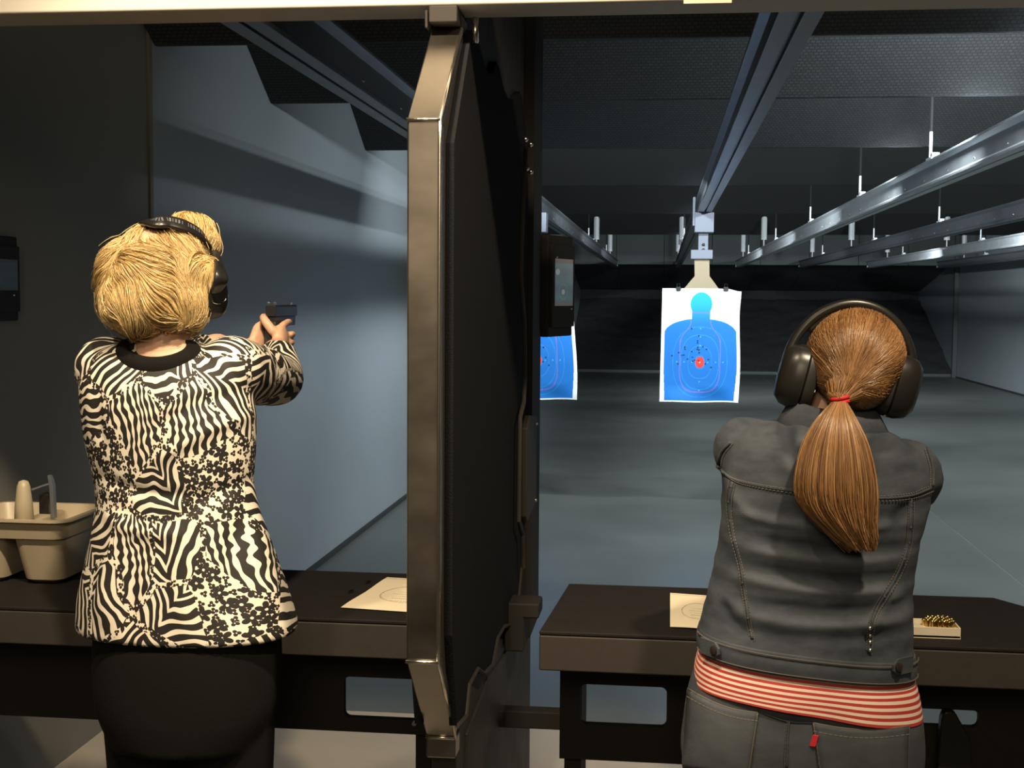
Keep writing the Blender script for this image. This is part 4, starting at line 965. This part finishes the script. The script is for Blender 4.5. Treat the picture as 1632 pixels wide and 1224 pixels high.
# striped tee
tee = rows_px([(1105, 1104, 1468, .156), (1080, 1107, 1463, .152), (1052, 1114, 1454, .142), (1020, 1124, 1446, .125)], YR)
g = G().loft(tee, 72, p=2.5, sub=6); gv = tilt(np.array(g.v)); vv = gv[:, 2].copy()
gv[:, 2] -= .012*np.sin((gv[:, 0]-SHX)*9)*np.clip((tee[1][2]-gv[:, 2])*20, 0, 1)
fr = np.sin(np.arctan2(gv[:, 1]-YR, gv[:, 0]-SHX)*7)*.0025*np.clip((tee[2][2]-gv[:, 2])*15, 0, 1); gv[:, 1] += fr
g.v = [tuple(p) for p in gv]; te = obj('striped_top', g, 'stripe', Rr, smooth='auto')
set_attr(te, 'puv', np.stack([np.arctan2(gv[:, 0]-SHX, YR-gv[:, 1])*.17, vv+TILT*(gv[:, 0]-SHX), np.zeros(len(gv))], 1), 'FLOAT_VECTOR')
# jeans
j = rows_px([(1205, 1085, 1470, .156), (1150, 1089, 1470, .157), (1105, 1096, 1464, .146), (1060, 1110, 1452, .13)], YR)
jx = j[1][0]
g = G().loft([(jx, YR, .58, .17, .13), (jx, YR, .66, .205, .15)]+j, 56, p=2.5)
for s in (-1, 1): g.tube(smooth_path([(jx+s*.105, YR, .70), (jx+s*.10, YR+.01, .42), (jx+s*.10, YR-.005, .07)]), np.linspace(.112, .06, 13), 20)
v2, f2, n2 = remesh(g, .008, 5)
cr = np.exp(-((v2[:, 0]-PY(1245, 1190, 2.36)[0])/.02)**2)*np.clip((.86-v2[:, 2])*6, 0, 1)*(v2[:, 1] < YR); v2 = v2+n2*(-.012*cr)[:, None]
je = obj('jeans', (v2, f2), 'jeans', Rr, smooth=True); set_attr(je, 'wear', np.zeros(len(v2)))
bjn = BVHTree.FromPolygons([tuple(p) for p in v2], f2)
def pocket(quad, side):
    n_ = 14; P = []; 
    for b_ in np.linspace(0, 1, n_):
        for a_ in np.linspace(0, 1, n_):
            q = (1-b_)*((1-a_)*np.array(quad[0])+a_*np.array(quad[1]))+b_*((1-a_)*np.array(quad[3])+a_*np.array(quad[2]))
            q = q+[0, 8*math.sin(a_*math.pi)*(1-b_)]
            P.append(onback(q[0], q[1], .0028, bjn)[0])
    F_ = [(r*n_+c, r*n_+c+1, (r+1)*n_+c+1, (r+1)*n_+c) for r in range(n_-1) for c in range(n_-1)]
    o = obj('back_pocket', (P, F_), 'jeans', je, smooth=True); s = o.modifiers.new('thick', 'SOLIDIFY'); s.thickness = .0025
    set_attr(o, 'wear', np.full(len(P), .10))
    e = [quad[3], quad[0], quad[1], quad[2]]
    T = [(quad[0][0]*(1-a_)+quad[1][0]*a_, quad[0][1]*(1-a_)+quad[1][1]*a_+8*math.sin(a_*math.pi)) for a_ in np.linspace(0, 1, 8)]
    seam('pocket_edge', T, .0016, 'thread', o, 3, .004, bjn); seam('pocket_hem', [(x, y+13) for x, y in T], .0014, 'thread', o, 8, .0045, bjn, dash=True)
    for A_, B_ in ((quad[0], quad[3]), (quad[1], quad[2])): seam('pocket_edge', [A_, ((A_[0]+B_[0])/2, (A_[1]+B_[1])/2), B_], .0015, 'thread', o, 6, .004, bjn)
    cx_ = (quad[0][0]+quad[1][0])/2; cy_ = (quad[0][1]+quad[1][1])/2; hw = (quad[1][0]-quad[0][0])/2
    for dy in (0, 9):
        A1 = [(cx_-hw*.9, cy_+62+dy), (cx_-hw*.55, cy_+48+dy), (cx_-hw*.2, cy_+70+dy), (cx_, cy_+92+dy)]; A2 = [(2*cx_-x, y) for x, y in A1]
        seam('arc_stitch', A1, .0007, 'thread', o, 10, .0042, bjn, dash=True); seam('arc_stitch', A2, .0007, 'thread', o, 10, .0042, bjn, dash=True)
    return o
pocket([(1099, 1098), (1208, 1136), (1193, 1235), (1090, 1225)], 'left')
pr_ = pocket([(1296, 1152), (1446, 1157), (1444, 1245), (1310, 1245)], 'right')
p, nm = onback(1297, 1180, .004, bjn); obj('red_tab', G().obox(p, (.93, -.36, 0), (.36, .93, 0), (.25, 0, .97), .0055, .0012, .011), 'red', pr_, bevel=.0008)
for S in ([(1258, 1148), (1255, 1180), (1254, 1224)],): seam('centre_seam', S, .002, 'jeans', je, 8, .001, bjn); seam('stitching', [(x-3, y) for x, y in S], .0009, 'thread', je, 20, .002, bjn, dash=True)
seam('yoke_seam', [(1208, 1132), (1230, 1142), (1258, 1150), (1296, 1152)], .0016, 'jeans', je, 6, .001, bjn)
shoes(Rr, [(jx-.10, YR), (jx+.10, YR)])
# body
hc = PY(1358, 583, 2.525); HR = roty(.19)@rotx(-.12)@rotz(.0)
g = G(); head_into(g, hc, HR, .97)
nk = tilt(np.array([cxn, YR, cz0]))
g.tube([hc+[-.002, -.01, -.05], (hc+nk)/2, nk+[0, 0, -.02], nk+[0, 0, -.1]], [.05, .05, .056, .07], 20)
g.loft([(SHX, YR, 1.05, .10, .07), (SHX, YR, 1.2, .12, .075), (SHX, YR, cz0-.07, .13, .065)], 24)
for a, el, cu, wr in ((shR, elR, cuR, wrR), (shL, elL, cuL, wrL)):
    a, el, cu = tilt(a), tilt(el), tilt(cu)
    P = smooth_path([a, el, cu, (cu+wr)/2, wr], 5); g.tube(P, np.interp(np.linspace(0, 1, len(P)), [0, .25, .5, .75, 1], [.045, .042, .037, .031, .025]), 14)
hand_pair(g, gunR, wrR, wrL)
v3, f3, n3 = remesh(g, .0042, 3); body = obj('body', (v3, f3), 'skin', Rr, smooth=True); face_bits(body, hc, HR, .97)
pistol(gunR, 'pistol hidden in front of the ponytailed person')
# hair: scalp shell, strands drawn back to the tie, and the tail
tie = PY(1338, 638, 2.40)
LH = lambda p: hc+HR@np.array(p)
g = G().sphere(LH((0, -.018, .014)), (.092, .100, .095), 26, 18, HR).sphere(LH((0, -.055, -.025)), (.070, .062, .062), 22, 14, HR).sphere(tie+[0, .016, .002], (.022, .03, .018), 14, 10)
hv, hf, hn = remesh(g, .006, 10)
hair = obj('hair', (hv, hf), 'auburn', Rr, smooth=True); set_attr(hair, 'tint', np.full(len(hv), .25))
bvh = BVHTree.FromPolygons([tuple(p) for p in hv], hf)
NS, K = 6500, 12; P = np.zeros((NS, K, 3)); cnt = 0; lumps = np.zeros(NS)
loc = (hv-hc)@HR
ok = np.where((loc[:, 1] < .045+.35*np.clip(loc[:, 2], 0, 1)) & (loc[:, 2] > -.075))[0]
for i in range(NS):
    s0 = hv[RNG.choice(ok)]; off = RNG.uniform(-.0005, .0035); ang = math.atan2(s0[2]-tie[2], s0[0]-tie[0])
    end = tie+np.array([math.cos(ang)*.011, RNG.uniform(-.006, .006), math.sin(ang)*.009]); lumps[i] = noise.noise(Vector((math.cos(ang)*5, math.sin(ang)*5, i % 3)))+.5*noise.noise(Vector((math.cos(ang)*14, math.sin(ang)*14, 1.7)))
    wob = RNG.normal(0, .0035, 3)
    for k in range(K):
        t_ = k/(K-1); p = s0*(1-t_)+end*t_+wob*math.sin(t_*3.14)
        p = p+np.array([0, -.05, .0])*math.sin(t_*math.pi)*.6
        h = bvh.find_nearest(Vector(p)); P[i, k] = np.array(h[0])+np.array(h[1])*off*(1-.3*t_) if t_ < .93 else end
rad = np.full((NS, K), .00075)*RNG.uniform(.7, 1.3, (NS, 1))
V, Fc, tn = strands(P, rad, np.clip(.48+.34*lumps+RNG.normal(0, .13, NS), 0, 1)); mesh_np('hair_strands', V, Fc, 'auburn', hair, tn)
cl = [(1338, 640, 2.395, .012, .011), (1334, 668, 2.372, .034, .022), (1332, 710, 2.352, .057, .027), (1332, 765, 2.338, .070, .028), (1336, 805, 2.335, .066, .026), (1353, 842, 2.337, .044, .02), (1373, 872, 2.342, .024, .009)]
C = smooth_path([(*PY(a, b, y), wd, dp) for a, b, y, wd, dp in cl], 5); tt = np.linspace(0, 1, len(C))
g = G().rings([[tuple(c[:3]+np.array([.8*c[3]*math.cos(a), .75*c[4]*math.sin(a), 0])) for a in np.linspace(0, 6.283, 24, endpoint=False)] for c in C])
tail = obj('ponytail', g, 'auburn', Rr, smooth=True); set_attr(tail, 'tint', np.full(len(g.v), .2))
NS, K = 6500, 16; P = np.zeros((NS, K, 3)); th = RNG.uniform(0, 6.283, NS); rh = np.sqrt(RNG.uniform(.5, 1.05, NS)); ln = np.clip(RNG.normal(.93, .07, NS), .6, 1.03)
lm = np.array([noise.noise(Vector((math.cos(a)*3, math.sin(a)*3, 0)))+.6*noise.noise(Vector((math.cos(a)*9, math.sin(a)*9, 4))) for a in th])
wv = RNG.normal(0, .0025, (NS, 3)); ph = RNG.uniform(0, 6.28, NS)
for k in range(K):
    s_ = np.clip(ln*k/(K-1), 0, 1); c = np.stack([np.interp(s_, tt, C[:, q]) for q in range(5)], 1)
    P[:, k, 0] = c[:, 0]+rh*np.cos(th)*c[:, 3]; P[:, k, 1] = c[:, 1]+rh*np.sin(th)*c[:, 4]; P[:, k, 2] = c[:, 2]-np.abs(np.cos(th))*0
    P[:, k] += wv*np.sin(ph+4*s_)[:, None]*(s_*1.4)[:, None]
V, Fc, tn = strands(P, np.full((NS, K), .00078)*RNG.uniform(.7, 1.3, (NS, 1)), np.clip(.5+.36*lm+RNG.normal(0, .13, NS), 0, 1)); mesh_np('tail_strands', V, Fc, 'auburn', tail, tn)
g = G()
for dz, r in ((.004, .0145), (-.004, .0148)):
    g.tube([tie+np.array([r*math.cos(a), -.008+.6*r*math.sin(a)+.006, dz+.003*math.cos(a)]) for a in np.linspace(0, 6.283, 24, endpoint=False)], .0042, 8, closed=True)
obj('hair_tie', g, 'red', hair, smooth=True)
ebc = PY(1352, 592, 2.515); ER = roty(.24)@rotx(-.02)
earmuffs('large black over-ear defenders on the ponytailed shooter', ebc, ER, .112, .130, -.005, .020, .0095, (.048, .062, .036, .032), None, None, {1: PY(1432, 616, 2.50), -1: PY(1270, 600, 2.50)})
print('SCENE BUILT', len(bpy.data.objects))
